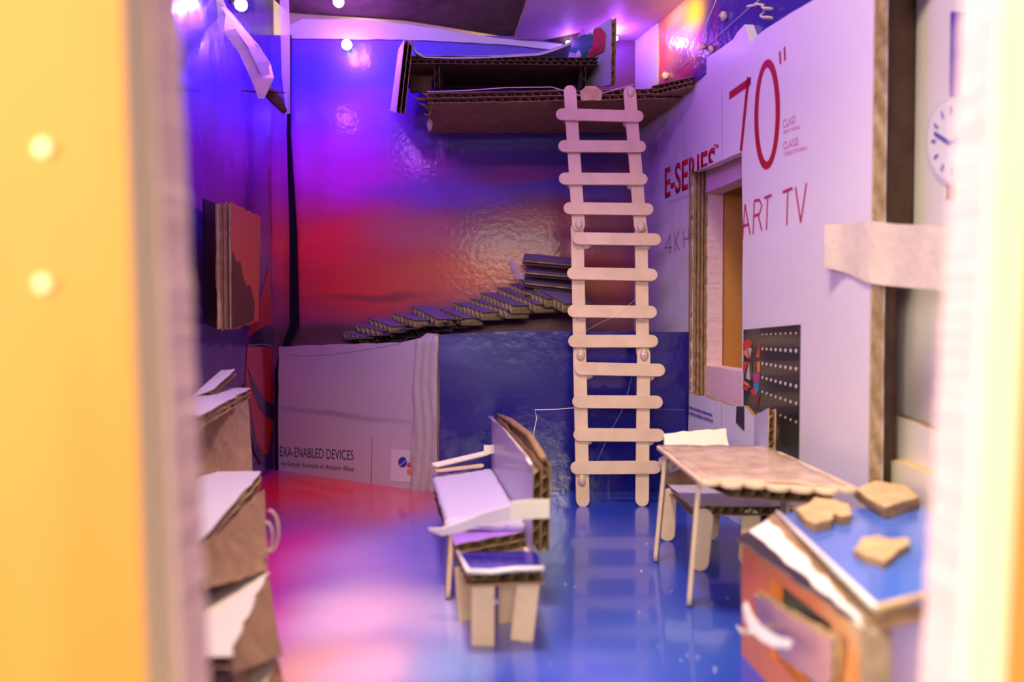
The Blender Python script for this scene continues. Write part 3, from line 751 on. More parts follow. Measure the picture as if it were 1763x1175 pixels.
# ================================================================== THINGS
# ---- fairy lights
BULB = mat('lit_bulb', (.7, .5, 1), .3, emit=((.50, .42, 1.0), 40))
for i, (x, y, Y, pw_, lab) in enumerate([
        (583, 3, .70, .34, 'glowing violet fairy light under the dark ceiling flap'),
        (597, 77, .748, .16, 'glowing fairy light on the blue top of the back wall'),
        (415, 8, .60, .40, 'bright fairy light at the top of the left wall'),
        (1060, 66, .74, .09, 'small fairy light right of the painted bed end'),
        (978, 74, .752, .02, 'tiny fairy light at the ceiling left of the painted bed end')]):
    c = P(x, y, Y); rb = .0022 if i in (3, 4) else .0046
    e = empty('fairy_light', c, lab, 'fairy light', 'violet fairy lights')
    blob('bulb', c, rb, BULB, e, rough=0)
    back = Vector((0, 0, 1)) if i in (0, 4) else (Vector((0, 1, 0)) if i in (1, 3) else Vector((-1, 0, .2)))
    tube('socket', [c + back * rb * .8, c + back * (rb + .004)], .0014, KRAFTD, e, 8)
    fwd = c + Vector((0, -.012, -.004)) if i in (1, 3, 4) else c + (Vector((0, 0, -.010)) if i == 0 else Vector((.012, 0, -.004)))
    point('fairy_glow', fwd, pw_, VIOLET, .004)
point('warm_lamp_behind_wall', (-.02, .785, .44), .05, (1, .72, .25), .01)
point('warm_lamp_behind_wall', (-.14, .785, .44), .03, (1, .72, .25), .01)

_l = bpy.data.lights.new('carton_leak_spot', 'SPOT'); _l.energy = 1.5; _l.color = (1, .74, .35); _l.spot_size = math.radians(34); _l.spot_blend = .6; _l.shadow_soft_size = .01  # spot added under the ceiling, standing in for light leaking from outside
_o = bpy.data.objects.new('carton_leak_spot', _l); COL.objects.link(_o); _o.location = (.055, .56, .383); aim(_o, (.138, .672, .366))

# ---- ladder
lad = empty('ladder', P(1050, 872, .604), 'tall ladder of twelve craft stick rungs leaning on the loft', 'ladder')
def ladY(y): return .604 + (.664 - .604) * (872 - y) / (872 - 150)
UPL = (P(1040, 150, ladY(150)) - P(1045, 872, ladY(872))).normalized()
FN = Vector((0, -1, 0)) + Vector((0, 0, .18))
for xs in (((972, 152), (986, 395)), ((1086, 152), (1104, 398))):
    pass
def rail(a, b, dz): 
    A = P(*a, ladY(a[1])) + Vector((0, dz, 0)); B = P(*b, ladY(b[1])) + Vector((0, dz, 0))
    stick('rail_stick', A, B, FN, parent=lad, wd=.0100)
rail((981, 146), (997, 398), .0022); rail((1084, 148), (1104, 400), .0022)
rail((994, 382), (999, 618), .0040); rail((1105, 382), (1108, 618), .0040)
rail((998, 598), (1004, 875), .0022); rail((1109, 598), (1106, 874), .0022)
for k, (xa, xb, ya, yb) in enumerate([(957, 1108, 197, 201), (961, 1112, 252, 253), (962, 1115, 308, 309), (970, 1125, 359, 361), (985, 1138, 411, 413), (976, 1132, 471, 474),
                                      (977, 1131, 536, 538), (978, 1133, 588, 588), (989, 1145, 635, 638), (985, 1141, 692, 693), (987, 1144, 749, 750), (982, 1138, 806, 805)]):
    ym = (ya + yb) / 2
    o = stick('rung', P(xa, ya, ladY(ym)), P(xb, yb, ladY(ym)), FN, parent=lad, wd=.0098)
    for (x, y) in ((xa + 24, ya), (xb - 26, yb)):
        blob('glue_blob', P(x, y + 10 - 6 * (k % 2), ladY(ym)) + Vector((0, .0022, 0)), .0045, GLUE, lad, (1.0, .35, .9), seed=k * 7 + int(x), rough=.06)
for (x, y) in ((997, 386), (1104, 390), (1000, 612), (1109, 612), (1086, 158), (1002, 828)):
    blob('glue_blob', P(x, y, ladY(y)) + Vector((0, .0002, 0)), .0032, GLUE, lad, (1, .45, 1.4), seed=int(x + y), rough=.05)
tube('glue_thread', [P(x, y, .63) for x, y in [(1008, 828), (1030, 790), (1050, 745), (1075, 700), (1090, 640)]], .0001, THREAD, lad, 4)
tube('glue_thread', [P(x, y, .63) for x, y in [(1000, 575), (1035, 555), (1060, 545), (1095, 515)]], .0001, THREAD, lad, 4)

# ---- loft platform
lp = empty('loft_platform', P(960, 190, .70), 'brown double-wall cardboard loft shelf that the ladder leans on', 'shelf')
zA = P(735, 160, .668).z
a = Vector((P(738, 160, .668).x, .668, zA)); b = Vector((P(1098, 140, .668).x, .668, P(1098, 152, .668).z)); 
fl = [Vector((P(737, 160, .668).x, .668, zA)), Vector((RIGHT.pt((.0, 0)).x - .004, .668, zA + .004)), Vector((.112, .758, .3165)), Vector((P(738, 224, .758).x, .758, .316))]
board('cardboard_slab', fl, .0085, [KRAFT, KRAFT, FLUTE], lp, layers=2, pitch=.0068, along='u', amp=.0010, nu=24, nv=6, seed=3, fuzz=.0006)
# narrow arm of the shelf running forward along the right wall
q = [(.122, .668), (.1425, .648), (.1418, .665), (.13, .70)]
q = [Vector((.112, .667, .3250)), Vector((.1405, .645, .3265)), Vector((.1400, .675, .325)), Vector((.118, .745, .323))]
board('cardboard_slab', q, .0078, [KRAFT, KRAFT, FLUTE], lp, layers=2, pitch=.0062, along='u', amp=.0006, nu=8, nv=4, seed=6, fuzz=.0004)
sheet('kraft_patch', Plane(P(1017, 160, .6665), (1, 0, 0), (0, 0, 1)), [(-.0075, -.006), (.0085, -.006), (.0095, .001), (.004, .0055), (-.004, .0055), (-.0085, .001)], .0008, [KRAFTL, KRAFT], lp, amp=.0004, step=.003)
blob('glue_blob', P(740, 215, .70), .004, GLUE, lp, (.6, .6, 1.5), seed=3)
tube('glue_thread', [P(x, y, .667) for x, y in [(735, 158), (800, 156), (870, 151), (950, 150), (1010, 168), (1090, 146)]], .0004, THREAD, lp, 4)
for k, (x, y) in enumerate([(712, 168), (730, 196), (727, 160), (722, 178)]):
    tube('torn_shred', [P(745, 170 + k * 8, .69), P(x + 8, y + 3, .68), P(x, y, .675)], [.0022, .0013, .0004], KRAFT, lp, 5)

# ---- bed on the loft
bed = empty('bed', P(870, 150, .70), 'small cardboard bed standing on the loft under the ceiling', 'bed')
zt = P(850, 104, .672).z
board('bed_base', [Vector((P(704, 100, .672).x, .672, P(704, 96, .672).z)), Vector((P(1030, 100, .672).x, .672, P(1030, 99, .672).z)), Vector((.058, .745, zt + .004)), Vector((-.100, .745, zt + .004))], .0062, [SHEET, KRAFTD, FLUTE], bed, layers=2, pitch=.006, along='u', amp=.0006, nu=20, nv=4, seed=5, fuzz=.0004)
# sheet draped with curled ends
mbs = MB(); n = 24; g = []
for i in range(n + 1):
    f = i / n; x = 706 + (985 - 706) * f
    yy = 93 + 3 * math.sin(f * 5) - 24 * max(0, 1 - f / .07) ** 1.5 - 20 * max(0, (f - .78) / .22) ** 1.4
    p0 = P(x, yy + 4, .6712); p1 = P(x, yy, .676); g.append((p0, p1, Vector((p1.x, .742, p1.z + .003 + .002 * math.sin(f * 9)))))
for i in range(n):
    for k in range(2): mbs.face([g[i][k], g[i + 1][k], g[i + 1][k + 1], g[i][k + 1]])
so = mbs.build('bed_sheet', SHEET, bed, smooth=True).modifiers.new('thickness', 'SOLIDIFY'); so.thickness = .0006
# foot board (left), head board (right)
def slab4(name, near_top, near_bot, far_top, far_bot, th, mats, parent, seed=0, layers=1, pitch=.006):
    return board(name, [near_bot, near_top, far_top, far_bot], th, mats, parent, layers=layers, pitch=pitch, along='u', amp=.0007, nu=10, nv=5, seed=seed, fuzz=.0004)
slab4('foot_board', P(696, 68, .665), P(682, 194, .665), P(686, 84, .742), P(672, 190, .742), .0072, [WHITEP, KRAFT, FLUTE], bed, seed=2, layers=2)
hb = slab4('head_board', P(1053, 30, .664), P(1052, 147, .664), P(972, 84, .748), P(976, 150, .748), .0045, [GREYC_, KRAFT, FLUTE], bed, seed=4)
HBP = Plane(P(1052, 147, .664), P(976, 150, .748) - P(1052, 147, .664), (0, 0, 1))
if HBP.N.y > 0 or True:
    sgn = -1 if HBP.N.dot(Vector((0, 0, H)) - HBP.O) < 0 else 1
for nm, pts, c_ in (('painted_patch', [(978, 76), (1002, 62), (1020, 56), (1024, 64), (1022, 80), (1014, 88), (1012, 104), (1002, 106), (994, 92), (984, 90)], mat('teal_paint', (.015, .10, .17), .5)),
                    ('painted_patch', [(1026, 50), (1036, 48), (1044, 58), (1042, 88), (1020, 100), (1014, 94), (1022, 84), (1024, 66)], mat('red_paint', (.45, .025, .03), .5)),
                    ('painted_patch', [(994, 92), (1000, 86), (1004, 96), (1002, 105), (997, 104)], mat('white_paint', (.85, .85, .9), .5)),
                    ('painted_patch', [(1010, 60), (1020, 50), (1026, 48), (1022, 60)], mat('white_paint', (.85, .85, .9), .5))):
    o2 = pxs(HBP, pts)
    mb = MB(); q0 = [HBP.pt(z, .0012 * sgn) for z in o2]; q1 = [HBP.pt(z, .0016 * sgn) for z in o2]; mb.prism(q0, q1); mb.build(nm, c_, bed)
# legs and inner box under the bed
for (x, seed) in ((748, 1), (1000, 2)):
    A = P(x, 112, .676); B = P(x, 152, .676)
    board('leg_board', [B, A, A + Vector((0, .06, 0)), B + Vector((0, .06, 0))], .0042, [WHITEP if seed == 1 else KRAFTD, KRAFTD, FLUTE], bed, layers=1, along='u', amp=.0004, nu=5, nv=4, seed=seed)
A = P(752, 112, .735); B = P(1000, 152, .735)
mb = MB(); mb.prism([Vector((A.x, .735, B.z)), Vector((B.x, .735, B.z)), Vector((B.x, .739, B.z)), Vector((A.x, .739, B.z))], [Vector((A.x, .735, A.z)), Vector((B.x, .735, A.z)), Vector((B.x, .739, A.z)), Vector((A.x, .739, A.z))])
mb.build('back_board', KRAFTD, bed)
A = P(706, 108, .700); 
sheet('torn_brace', Plane(P(706, 160, .70), (1, 0, 0), (0, 0, 1)), [(0, .001), (.018, .000), (.020, .026), (0, .027)], .003, [KRAFTD, KRAFTD], bed, amp=.0012, step=.003)

# ---- stairs of cardboard slips on the back wall
st = empty('wall_stairs', P(760, 560, .72), 'dark rising flight of thin cardboard slips glued to the back wall', 'stairs')
SLIP = mat('violet_grey_slip_top', (.17, .13, .24), .6, .3, bump=.5, bscale=250)
SLIPK = mat('dark_slip_card', (.13, .10, .10), .8, .15)
tops = [(588, 571, 626, 579), (610, 559, 652, 568), (634, 548, 672, 560), (674, 539, 714, 550), (709, 527, 752, 548), (753, 530, 796, 546), (781, 521, 830, 536), (808, 514, 872, 533), (828, 504, 880, 524), (856, 495, 922, 522), (876, 488, 940, 512), (893, 480, 970, 521)]
for k, (x0, y0, x1, y1) in enumerate(tops):
    Ya = .750; Yb = .750 - .020 - .0028 * k
    if k == len(tops) - 1: Yb = .690
    A = P(x0, y0, Ya); B = P(x1, y1 + 2, Yb)
    wv = Vector((-.010 - .0006 * k, -.020, -.0062))
    D = (B - A)
    sd = Vector((.014 + .0010 * k, .010, .0004))
    board('step_slip', [A, B, B + sd, A + sd] if False else [A, A + Vector((.001, -.0, 0)) + Vector((0, 0, 0)) + (B - A), B + sd, A + sd], .0062 + .0002 * k, [SLIP, SLIPK, FLUTE], st, layers=1, pitch=.0062, along='u', amp=.0006, nu=5, nv=4, seed=40 + k, fuzz=.0004)
for k, (x0, y0, y1) in enumerate([(903, 436, 446), (907, 457, 466), (904, 475, 486), (906, 492, 512), (915, 505, 532)]):
    A = P(x0, y0, .745); B = P(1003, y1, .745); C = P(1006, y1 + 10, .722); D = P(x0 - 2, y0 + 10, .722)
    board('step_slip', [D, C, B, A], .0045, [SLIP, SLIPK, FLUTE], st, layers=1, pitch=.006, along='v', amp=.0006, nu=8, nv=3, seed=60 + k, fuzz=.0004)
# dark packing under the first slips
for k in range(7):
    x = 600 + k * 26; y = 575 - k * 5.5
    board('packing_slip', [P(x, y + 10, .735), P(x + 44, y + 8, .715), P(x + 46, y + 2, .748), P(x, y + 3, .750)], .008, [SLIPK, SLIPK, SLIPK], st, layers=1, amp=.0012, nu=4, nv=3, seed=80 + k, fuzz=.0006)
ribbon('glue_fin', [P(878, 446, .742), P(890, 470, .735), P(902, 480, .73)], [(.3, 0, 1)] * 3, [.004, .010, .002], CLEARTAPE, st)

# ---- left picture block
pb = empty('wall_picture', P(410, 460, .57), 'thick cardboard picture block with an orange mountain print on the left wall', 'picture')
x0, x1 = -.2015, -.1895
PBP = Plane((x1, .560, 0), (0, 1, 0), (0, 0, 1)) 
z_t0, z_b0 = P(401, 348, .56).z, P(388, 570, .56).z; z_t1, z_b1 = P(452, 372, .625).z, P(443, 553, .62).z
pp = Plane(Vector((x1, .560, 0)), (0, -1, 0), (0, 0, 1))
pp = LEFT and Plane(Vector((x1, .560, 0)), Vector((.0, 1, 0)), (0, 0, 1))
M_PB = mat('orange_mountain_print', (.52, .11, .05), .45, .35, coat=.2)
front = [Vector((x1, .560, z_b0)), Vector((x1 - .001, .622, z_b1)), Vector((x1 - .001, .628, z_t1)), Vector((x1, .560, z_t0))]
board('card_block', front, -.0105 if False else .0105, [M_PB, KRAFT, KRAFTL], pb, layers=4, pitch=.006, along='v', amp=.0010, nu=8, nv=14, seed=9, fuzz=.0010) if False else None
sgnb = 1 if (front[1] - front[0]).cross(front[3] - front[0]).x > 0 else -1
if sgnb < 0: front = [front[1], front[0], front[3], front[2]]
board('card_block', front, .0105, [M_PB, KRAFT, KRAFTL], pb, layers=3, pitch=.006, along='u', amp=.0008, nu=8, nv=14, seed=9, fuzz=.0008)
LP = Plane(Vector((x1 + .0004, .560, 0)), (0, 1, 0), (0, 0, 1))
flat('mountain_print', LP, pxs(LP, [(400, 567), (400, 432), (407, 452), (413, 450), (417, 474), (424, 494), (430, 490), (438, 524), (436, 552)]), mat('brown_mountain_print', (.10, .045, .03), .45), pb, off=.0004 if LP.N.x > 0 else -.0008)
# flat dark patch laid on the left wall beside the block
flat('dark_patch', LEFT, pxs(LEFT, [(350, 342), (374, 352), (372, 566), (352, 556)]), mat('dark_patch_card', (.012, .01, .02), .5), wlft, off=.0006)

# ---- hanging tape and the torn end, upper left
ht = empty('hanging_tape', P(430, 90, .60), 'long wrinkled strip of masking tape hanging from the upper left corner', 'tape')
cps = [(362, -20), (378, 18), (401, 50), (428, 84), (444, 112), (452, 135), (450, 170)]
ribbon('tape_strip', [P(x, y, .60 + .004 * math.sin(i * 2)) for i, (x, y) in enumerate(cps)], [(1, .2, .25), (1, -.3, .3), (1, .2, .35), (1, -.2, .3), (1, .3, .2), (1, .2, .1), (1, 0, 0)], [.012, .012, .014, .016, .018, .016, .004], TAPE, ht)
ribbon('tape_fold', [P(x + 6, y - 6, .596) for (x, y) in cps[1:6]], [(1, .6, .3)] * 5, [.003, .005, .007, .009, .006], SHEET, ht)
tw = empty('torn_cardboard_shred', P(475, 170, .62), 'dark twisted shred of torn cardboard at the end of the hanging tape', 'cardboard scrap')
rr = random.Random(5)
for k in range(11):
    dx, dy = rr.uniform(-5, 5), rr.uniform(-3, 3)
    tube('shred', [P(455 + dx, 150 + dy, .615), P(466 + dx + rr.uniform(-3, 3), 162 + dy, .618), P(478 + dx + rr.uniform(-4, 4), 176 + dy, .62), P(490 + dx * .6, 192 + dy, .622)], [.0020, .0034, .0032, .0010], KRAFTD, tw, 5)
tube('shred', [P(415, 156, .61), P(440, 158, .612), P(462, 156, .615)], [.0004, .0009, .0009], KRAFTD, tw, 5)
tube('shred', [P(492, 160, .61), P(475, 158, .612), P(462, 156, .615)], [.0003, .0009, .0009], KRAFTD, tw, 5)

# ---- masking tape bridging the right wall pieces
ribbon_pts = [P(1422, 424, .438) + RIGHT.N * .001, RIGHT.pt(RIGHT.px(1460, 428), .0012), RIGHT.pt(RIGHT.px(1500, 434), .0012), P(1545, 440, .385), P(1600, 443, .355), P(1660, 446, .325)]
def dense(v, n=8):
    o = []
    for i in range(len(v) - 1):
        a, b = v[i], v[i + 1]; m0 = (v[i + 1] - v[i - 1]) * .5 if i else b - a; m1 = (v[i + 2] - v[i]) * .5 if i < len(v) - 2 else b - a
        for k in range(n):
            t = k / n; o.append(a * (2 * t ** 3 - 3 * t ** 2 + 1) + m0 * (t ** 3 - 2 * t ** 2 + t) + b * (3 * t ** 2 - 2 * t ** 3) + m1 * (t ** 3 - t ** 2))
    return o + [v[-1]]
rp = dense(ribbon_pts)
mt_ = ribbon('tape_strip', rp, [(0, 0, 1)] * len(rp), dense([.0225, .0250, .0300, .0290, .0275, .0260]), TAPE, t=.0001)
tag(mt_, 'wide beige masking tape bridging the two white wall pieces at right', 'tape')

# ---- armchair / bench in the middle (seen from its side)
SEATF = mat('white_foam_seat', (.62, .54, .78), .75, .2, bump=.9, bscale=500, sss=.1)
GREYC = mat('grey_violet_card', (.52, .48, .62), .45, .35, bump=.2, coat=.15)
ch = empty('armchair', PZ(840, 1010, 0), 'cardboard armchair with white foam seat and paper armrests facing left', 'chair')
zs = .0335
sA, sB, sC, sD = PZ(783, 938, zs - .002), PZ(912, 914, zs), PZ(846, 830, zs), PZ(746, 835, zs)
board('seat', [sA, sB, sC, sD], .0085, [mat('violet_seat_print', (.40, .20, .78), .3, coat=.3), KRAFT, FLUTE], ch, layers=2, pitch=.0068, along='u', amp=.0006, nu=10, nv=10, seed=21, fuzz=.0005)
# foam pad
mbp = MB(); nx, ny = 16, 22; g = []
rr = random.Random(31)
fa, fb, fc, fd = PZ(766, 902, zs + .003), PZ(905, 905, zs + .003), PZ(846, 808, zs + .003), PZ(742, 820, zs + .003)
for i in range(nx + 1):
    row = []
    for j in range(ny + 1):
        u, v = i / nx, j / ny
        p = (fa * (1 - u) + fb * u) * (1 - v) + (fd * (1 - u) + fc * u) * v
        e = min(u, 1 - u, v, 1 - v); p = p + Vector((rr.uniform(-.0003, .0003), rr.uniform(-.0004, .0004), (.0015 if e > .02 else 0) + rr.uniform(0, .0006)))
        row.append(p)
    g.append(row)
for i in range(nx):
    for j in range(ny): mbp.face([g[i][j], g[i + 1][j], g[i + 1][j + 1], g[i][j + 1]])
so = mbp.build('foam_pad', SEATF, ch, smooth=True).modifiers.new('thickness', 'SOLIDIFY'); so.thickness = .0035; so.offset = -1
# back board
nb, nt_ = P(915, 955, .386), P(918, 800, .386)
fbm, ft = P(846, 840, .560), P(846, 716, .560)
board('backrest', [fbm, nb, nt_, ft], .0085, [GREYC, KRAFT, FLUTE], ch, layers=2, pitch=.0066, along='v', amp=.0006, nu=12, nv=8, seed=22, fuzz=.0006) 
# rough upper rim of the back
tube('torn_rim', [P(848, 716, .562) + Vector((.004, 0, 0)), P(868, 728, .52) + Vector((.004, 0, .0008)), P(900, 752, .45) + Vector((.004, 0, 0)), P(925, 790, .392) + Vector((.003, 0, 0))], [.0015, .0022, .0020, .0018], KRAFT, ch, 6)
tube('torn_rim', [P(842, 718, .562), P(872, 744, .50), P(905, 786, .42), P(914, 800, .388)], [.0006, .0008, .0012, .0008], WHITEP, ch, 5)
# far armrest: two thin sticks and a tape knot
stick('armrest_stick', P(744, 801, .52), P(842, 778, .55), (0, -.3, 1), wd=.0052, th=.0014, parent=ch, m=CREAM, bend=-.0035)
stick('armrest_stick', P(748, 810, .52), P(832, 801, .545), (0, -.3, 1), wd=.0045, th=.0014, parent=ch, m=WOOD, bend=-.002)
ribbon('paper_knot', [P(833, 775, .545), P(845, 775, .545), P(854, 773, .548)], (0, 0, 1), [.006, .0055, .005], CREAM, ch, t=.002)
# near armrest: curved paper strip
ribbon('paper_armrest', [P(738, 912, .372), P(760, 917, .370), P(795, 908, .370), P(835, 893, .368), P(880, 884, .366)], [(0, -.3, 1), (0, -.45, 1), (0, -.4, 1), (0, -.3, 1), (0, -.2, 1)], [.0008, .0042, .0055, .0062, .0075], WHITEP, ch, t=.0008)
ribbon('cream_armrest_end', [P(878, 881, .3645), P(912, 878, .3640), P(946, 877, .3645)], (0, -.1, 1), [.0082, .0086, .0084], CREAM, ch, t=.0010)
stick('leg', PZ(770, 1031, .0), P(777, 922, .409), (1, .15, 0), wd=.0096, th=.0022, parent=ch, cut=(False, True))
stick('leg', PZ(766, 905, .0), PZ(756, 850, .028), (1, .15, 0), wd=.0096, th=.0022, parent=ch, cut=(False, True))
stick('leg', Vector((.007, .395, 0)), Vector((.007, .395, .027)), (1, .1, 0), wd=.0096, th=.0022, parent=ch, cut=(False, True))
stick('leg', Vector((-.006, .53, 0)), Vector((-.006, .53, .030)), (1, .1, 0), wd=.0096, th=.0022, parent=ch, cut=(False, True))

# ---- footstool
fs = empty('footstool', PZ(862, 1080, 0), 'small blue-topped cardboard stool on four craft stick legs in front of the armchair', 'stool')
BLUEG = mat('glossy_blue_top', (.05, .03, .55), .2, coat=.7, bump=.1, bscale=60)
zf = P(830, 990, .335).z
f1, f2, f3, f4 = P(806, 988, .334), P(936, 983, .337), P(922, 950, .392), P(787, 952, .390)
board('stool_top', [f1, f2, f3, f4], .0052, [BLUEG, KRAFT, FLUTE], fs, layers=1, pitch=.0064, along='u', amp=.0006, nu=10, nv=6, seed=13, fuzz=.0005)
# pale torn rim around the blue top
up_ = Vector((0, 0, .0009))
tube('torn_rim', [f1 + up_, f1.lerp(f2, .3) + up_ * .3, f1.lerp(f2, .6) + up_ * 1.2, f2 + up_], .0011, WHITEP, fs, 5)
tube('torn_rim', [f1 + up_, f1.lerp(f4, .5) + up_, f4 + up_], .0010, WHITEP, fs, 5)
ft_z = -.0045
for (fx, fy, Yf, tx, ty) in ((831, 1112, .347, 832, 996), (898, 1104, .353, 911, 992)):
    B = PZ(fx, fy, 0); T = P(tx, ty, Yf); stick('leg', B, T, (0, -1, .05), wd=.0098, th=.0020, parent=fs, cut=(True, True))
for (fx, fy, tx, ty) in ((806, 1068, 800, 975), (874, 1072, 877, 975)):
    B = PZ(fx, fy, 0); T = P(tx, ty, B.y); stick('leg', B, T, (.55, -1, .05), wd=.0098, th=.0020, parent=fs, cut=(True, True))

# ---- table of craft sticks
tb = empty('table', PZ(1240, 980, 0), 'table with a top of seven craft sticks side by side on edge-on stick legs', 'table')
zt = .0630
near = [PZ(1216, 842, zt), PZ(1432, 858, zt)]; far = [PZ(1152, 776, zt), PZ(1332, 790, zt)]
for k in range(7):
    f = (k) / 6
    A = near[0].lerp(near[1], f); A.x = .0885 + .0095 * k if False else A.x
    A = Vector((.0905 + .0094 * k, .372 - .0035 * k, zt)); B = A + Vector((-.0015, .112, 0))
    rr = random.Random(k)
    A.z += rr.uniform(-.0004, .0004)
    if k == 6: A.y += .006
    stick('tabletop_stick', A, B, (rr.uniform(-.03, .03), 0, 1), wd=.0098, th=.0020, parent=tb)
# glue film over the top
mbg = MB(); nx, ny = 12, 18; g = []; rr = random.Random(8)
for i in range(nx + 1):
    row = []
    for j in range(ny + 1):
        u, v = i / nx, j / ny
        row.append(Vector((.0875 + .060 * u - .0015 * v + rr.uniform(-.0008, .0008) * (i in (0, nx)), .378 + .100 * v - .016 * u * (1 - v) + rr.uniform(-.002, .002) * (j == 0), zt + .0012 + rr.uniform(0, .0012))))
    g.append(row)
for i in range(nx):
    for j in range(ny): mbg.face([g[i][j], g[i + 1][j], g[i + 1][j + 1], g[i][j + 1]])
GLAZE = mat('dried_glue_film', (.42, .29, .20), .4, .4, bump=1.0, bscale=160, coat=.3, vscale=90, col2=(.66, .50, .40))
so = mbg.build('glue_film', GLAZE, tb, smooth=True).modifiers.new('thickness', 'SOLIDIFY'); so.thickness = .0008
board('under_board', [Vector((.100, .385, zt - .0025)), Vector((.146, .372, zt - .0025)), Vector((.146, .47, zt - .0025)), Vector((.096, .47, zt - .0025))], .0060, [KRAFT, KRAFT, FLUTE], tb, layers=1, along='u', amp=.0014, seed=17, fuzz=.001)
L1 = PZ(1186, 1043, 0); L2 = PZ(1129, 967, 0)
stick('leg', L1, P(1205, 812, L1.y + .000), (1, -.25, 0), wd=.0096, th=.0022, parent=tb)
stick('leg', L2, P(1147, 782, L2.y), (1, -.30, 0), wd=.0096, th=.0022, parent=tb)
stick('leg', Vector((.147, .385, 0)), Vector((.147, .385, .061)), (1, 0, 0), wd=.0096, th=.0022, parent=tb)
stick('leg', Vector((.148, .445, 0)), Vector((.148, .445, .061)), (1, 0, 0), wd=.0096, th=.0022, parent=tb)
blob('glue_blob', P(1150, 800, .476), .006, GLUE, tb, (1, 1, .9), seed=4, rough=.2)

# ---- bench pushed under the table
bn = empty('bench', PZ(1210, 940, 0), 'low cardboard bench with cream backrest pushed under the far side of the table', 'bench')
zb2 = .0345
b1, b2, b3, b4 = PZ(1192, 872, zb2), PZ(1368, 872, zb2), PZ(1330, 832, zb2), PZ(1146, 832, zb2)
board('seat', [b1, b2, b3, b4], .0052, [GREYC, KRAFT, FLUTE], bn, layers=1, pitch=.006, along='u', amp=.0008, nu=12, nv=8, seed=23, fuzz=.0006)
Yb_ = .520
board('backrest', [P(1146, 800, Yb_ - .012), P(1258, 796, Yb_ - .012), P(1251, 738, Yb_), P(1143, 746, Yb_)], .0052, [CREAM, KRAFT, FLUTE], bn, layers=1, pitch=.006, along='u', amp=.0005, nu=10, nv=5, seed=24, fuzz=.0004)
board('back_support', [P(1150, 845, Yb_ - .004), P(1240, 845, Yb_ - .004), P(1245, 790, Yb_ - .003), P(1146, 790, Yb_ - .003)], .003, [KRAFT, KRAFT, FLUTE], bn, layers=1, amp=.0005, seed=25)
for (fx, fy, tx, ty, w_) in ((1148, 932, 1152, 842, .0098), (1203, 983, 1214, 876, .0100), (1285, 974, 1295, 876, .0098)):
    B = PZ(fx, fy, 0); T = P(tx, ty, B.y); stick('leg', B, T, (-.35, -1, 0), wd=w_, th=.0020, parent=bn)
B = PZ(1222, 930, 0); stick('leg', B, P(1228, 860, B.y), (-.35, -1, 0), wd=.0098, th=.0020, parent=bn)

# ---- small high chair at the right end of the table
hc = empty('small_chair', PZ(1320, 915, 0), 'little cardboard chair with upright back at the right end of the table', 'chair')
YH = .487
zc = P(1290, 782, YH).z
def PX(x, Y, z): return Vector(((x - CX) / F * Y, Y, z))
board('seat', [P(1242, 776, YH), P(1330, 786, .468), P(1334, 772, .490), P(1262, 770, .500)], .0045, [WHITEP, KRAFTL, FLUTE], hc, layers=1, pitch=.006, along='u', amp=.0007, nu=8, nv=4, seed=26, fuzz=.0006)
board('backrest', [P(1322, 775, .474), P(1323, 705, .474), P(1299, 716, .512), P(1298, 770, .512)], .0042, [GREYC, KRAFTL, FLUTE], hc, layers=1, pitch=.006, along='u', amp=.0006, nu=8, nv=4, seed=27, fuzz=.0004)
for Y_, x_ in ((.476, 1328), (.500, 1290)):
    T = P(x_, 784, Y_); stick('leg', Vector((T.x, T.y, 0)), T, (1, -.5, 0), wd=.0050, th=.0020, parent=hc, cut=(True, True))

# ---- stove
sv = empty('toy_stove', PZ(1330, 1140, 0), 'cardboard toy stove with blue hob and open orange oven door at lower right', 'stove')
zh = .0565
hA, hB, hC, hD = PZ(1338, 886, zh), PZ(1508, 1052, zh), Vector((.176, .262, zh)), Vector((.1795, .362, zh))
HOB = mat('blue_hob_print', (.05, .15, .66), .22, coat=.6, bump=.1, bscale=50, col2=(.09, .22, .78), vscale=12)
hob = board('hob', [hA, hB, hC, hD], .0055, [HOB, KRAFTL, FLUTE], sv, layers=1, pitch=.0062, along='u', amp=.0010, nu=14, nv=10, seed=33, fuzz=.0006)
tube('torn_rim', [hA + up_, hA.lerp(hB, .3) + up_, hA.lerp(hB, .6) + up_, hB + up_], .0010, WHITEP, sv, 5)
tube('torn_rim', [hB + up_, hB.lerp(hC, .25) + up_ + Vector((0, .002, 0)), hB.lerp(hC, .5) + up_, hC + up_], .0011, KRAFTL, sv, 5)
# front face (towards the left)
fo = Vector((.0945, .337, 0)); fdv = Vector((.1030, .236, 0)) - fo
SF = Plane(Vector((.0945, .337, 0)), -fdv, (0, 0, 1))
ZF_ = .0475
if SF.N.x > 0: SF = Plane(Vector((.0945, .337, 0)), fdv, (0, 0, 1))
def sp(*pts): return pxs(SF, pts)
ORP = splat_mat('orange_front_print', SF, (.80, .24, .06), [(1440, 1120, 40, 80, (.85, .52, .22), .9), (1290, 1000, 20, 60, (.80, .14, .04), .6), (1470, 1080, 30, 50, (.85, .60, .30), .8)], rough=.35, coat=.2, distort=.004, ripple=.1)
fr_h = [sp((1330, 1005))[0], sp((1436, 1098))[0]]
W2 = SF.uv(Vector((.1030, .236, 0)))[0]
zt_f = .052
hole = sp((1330, 1006), (1432, 1082), (1428, 1150), (1326, 1060))
u0, u1 = min(0, W2), max(0, W2)
hs = sorted([q[0] for q in hole]); hz = [q[1] for q in hole]
hu0, hu1, hz0, hz1 = (hs[0] + hs[1]) / 2, (hs[2] + hs[3]) / 2, .008, .0415
outer_f = [(u0, 0), (u1, 0), (u1, .0485), (u0, .0485)]
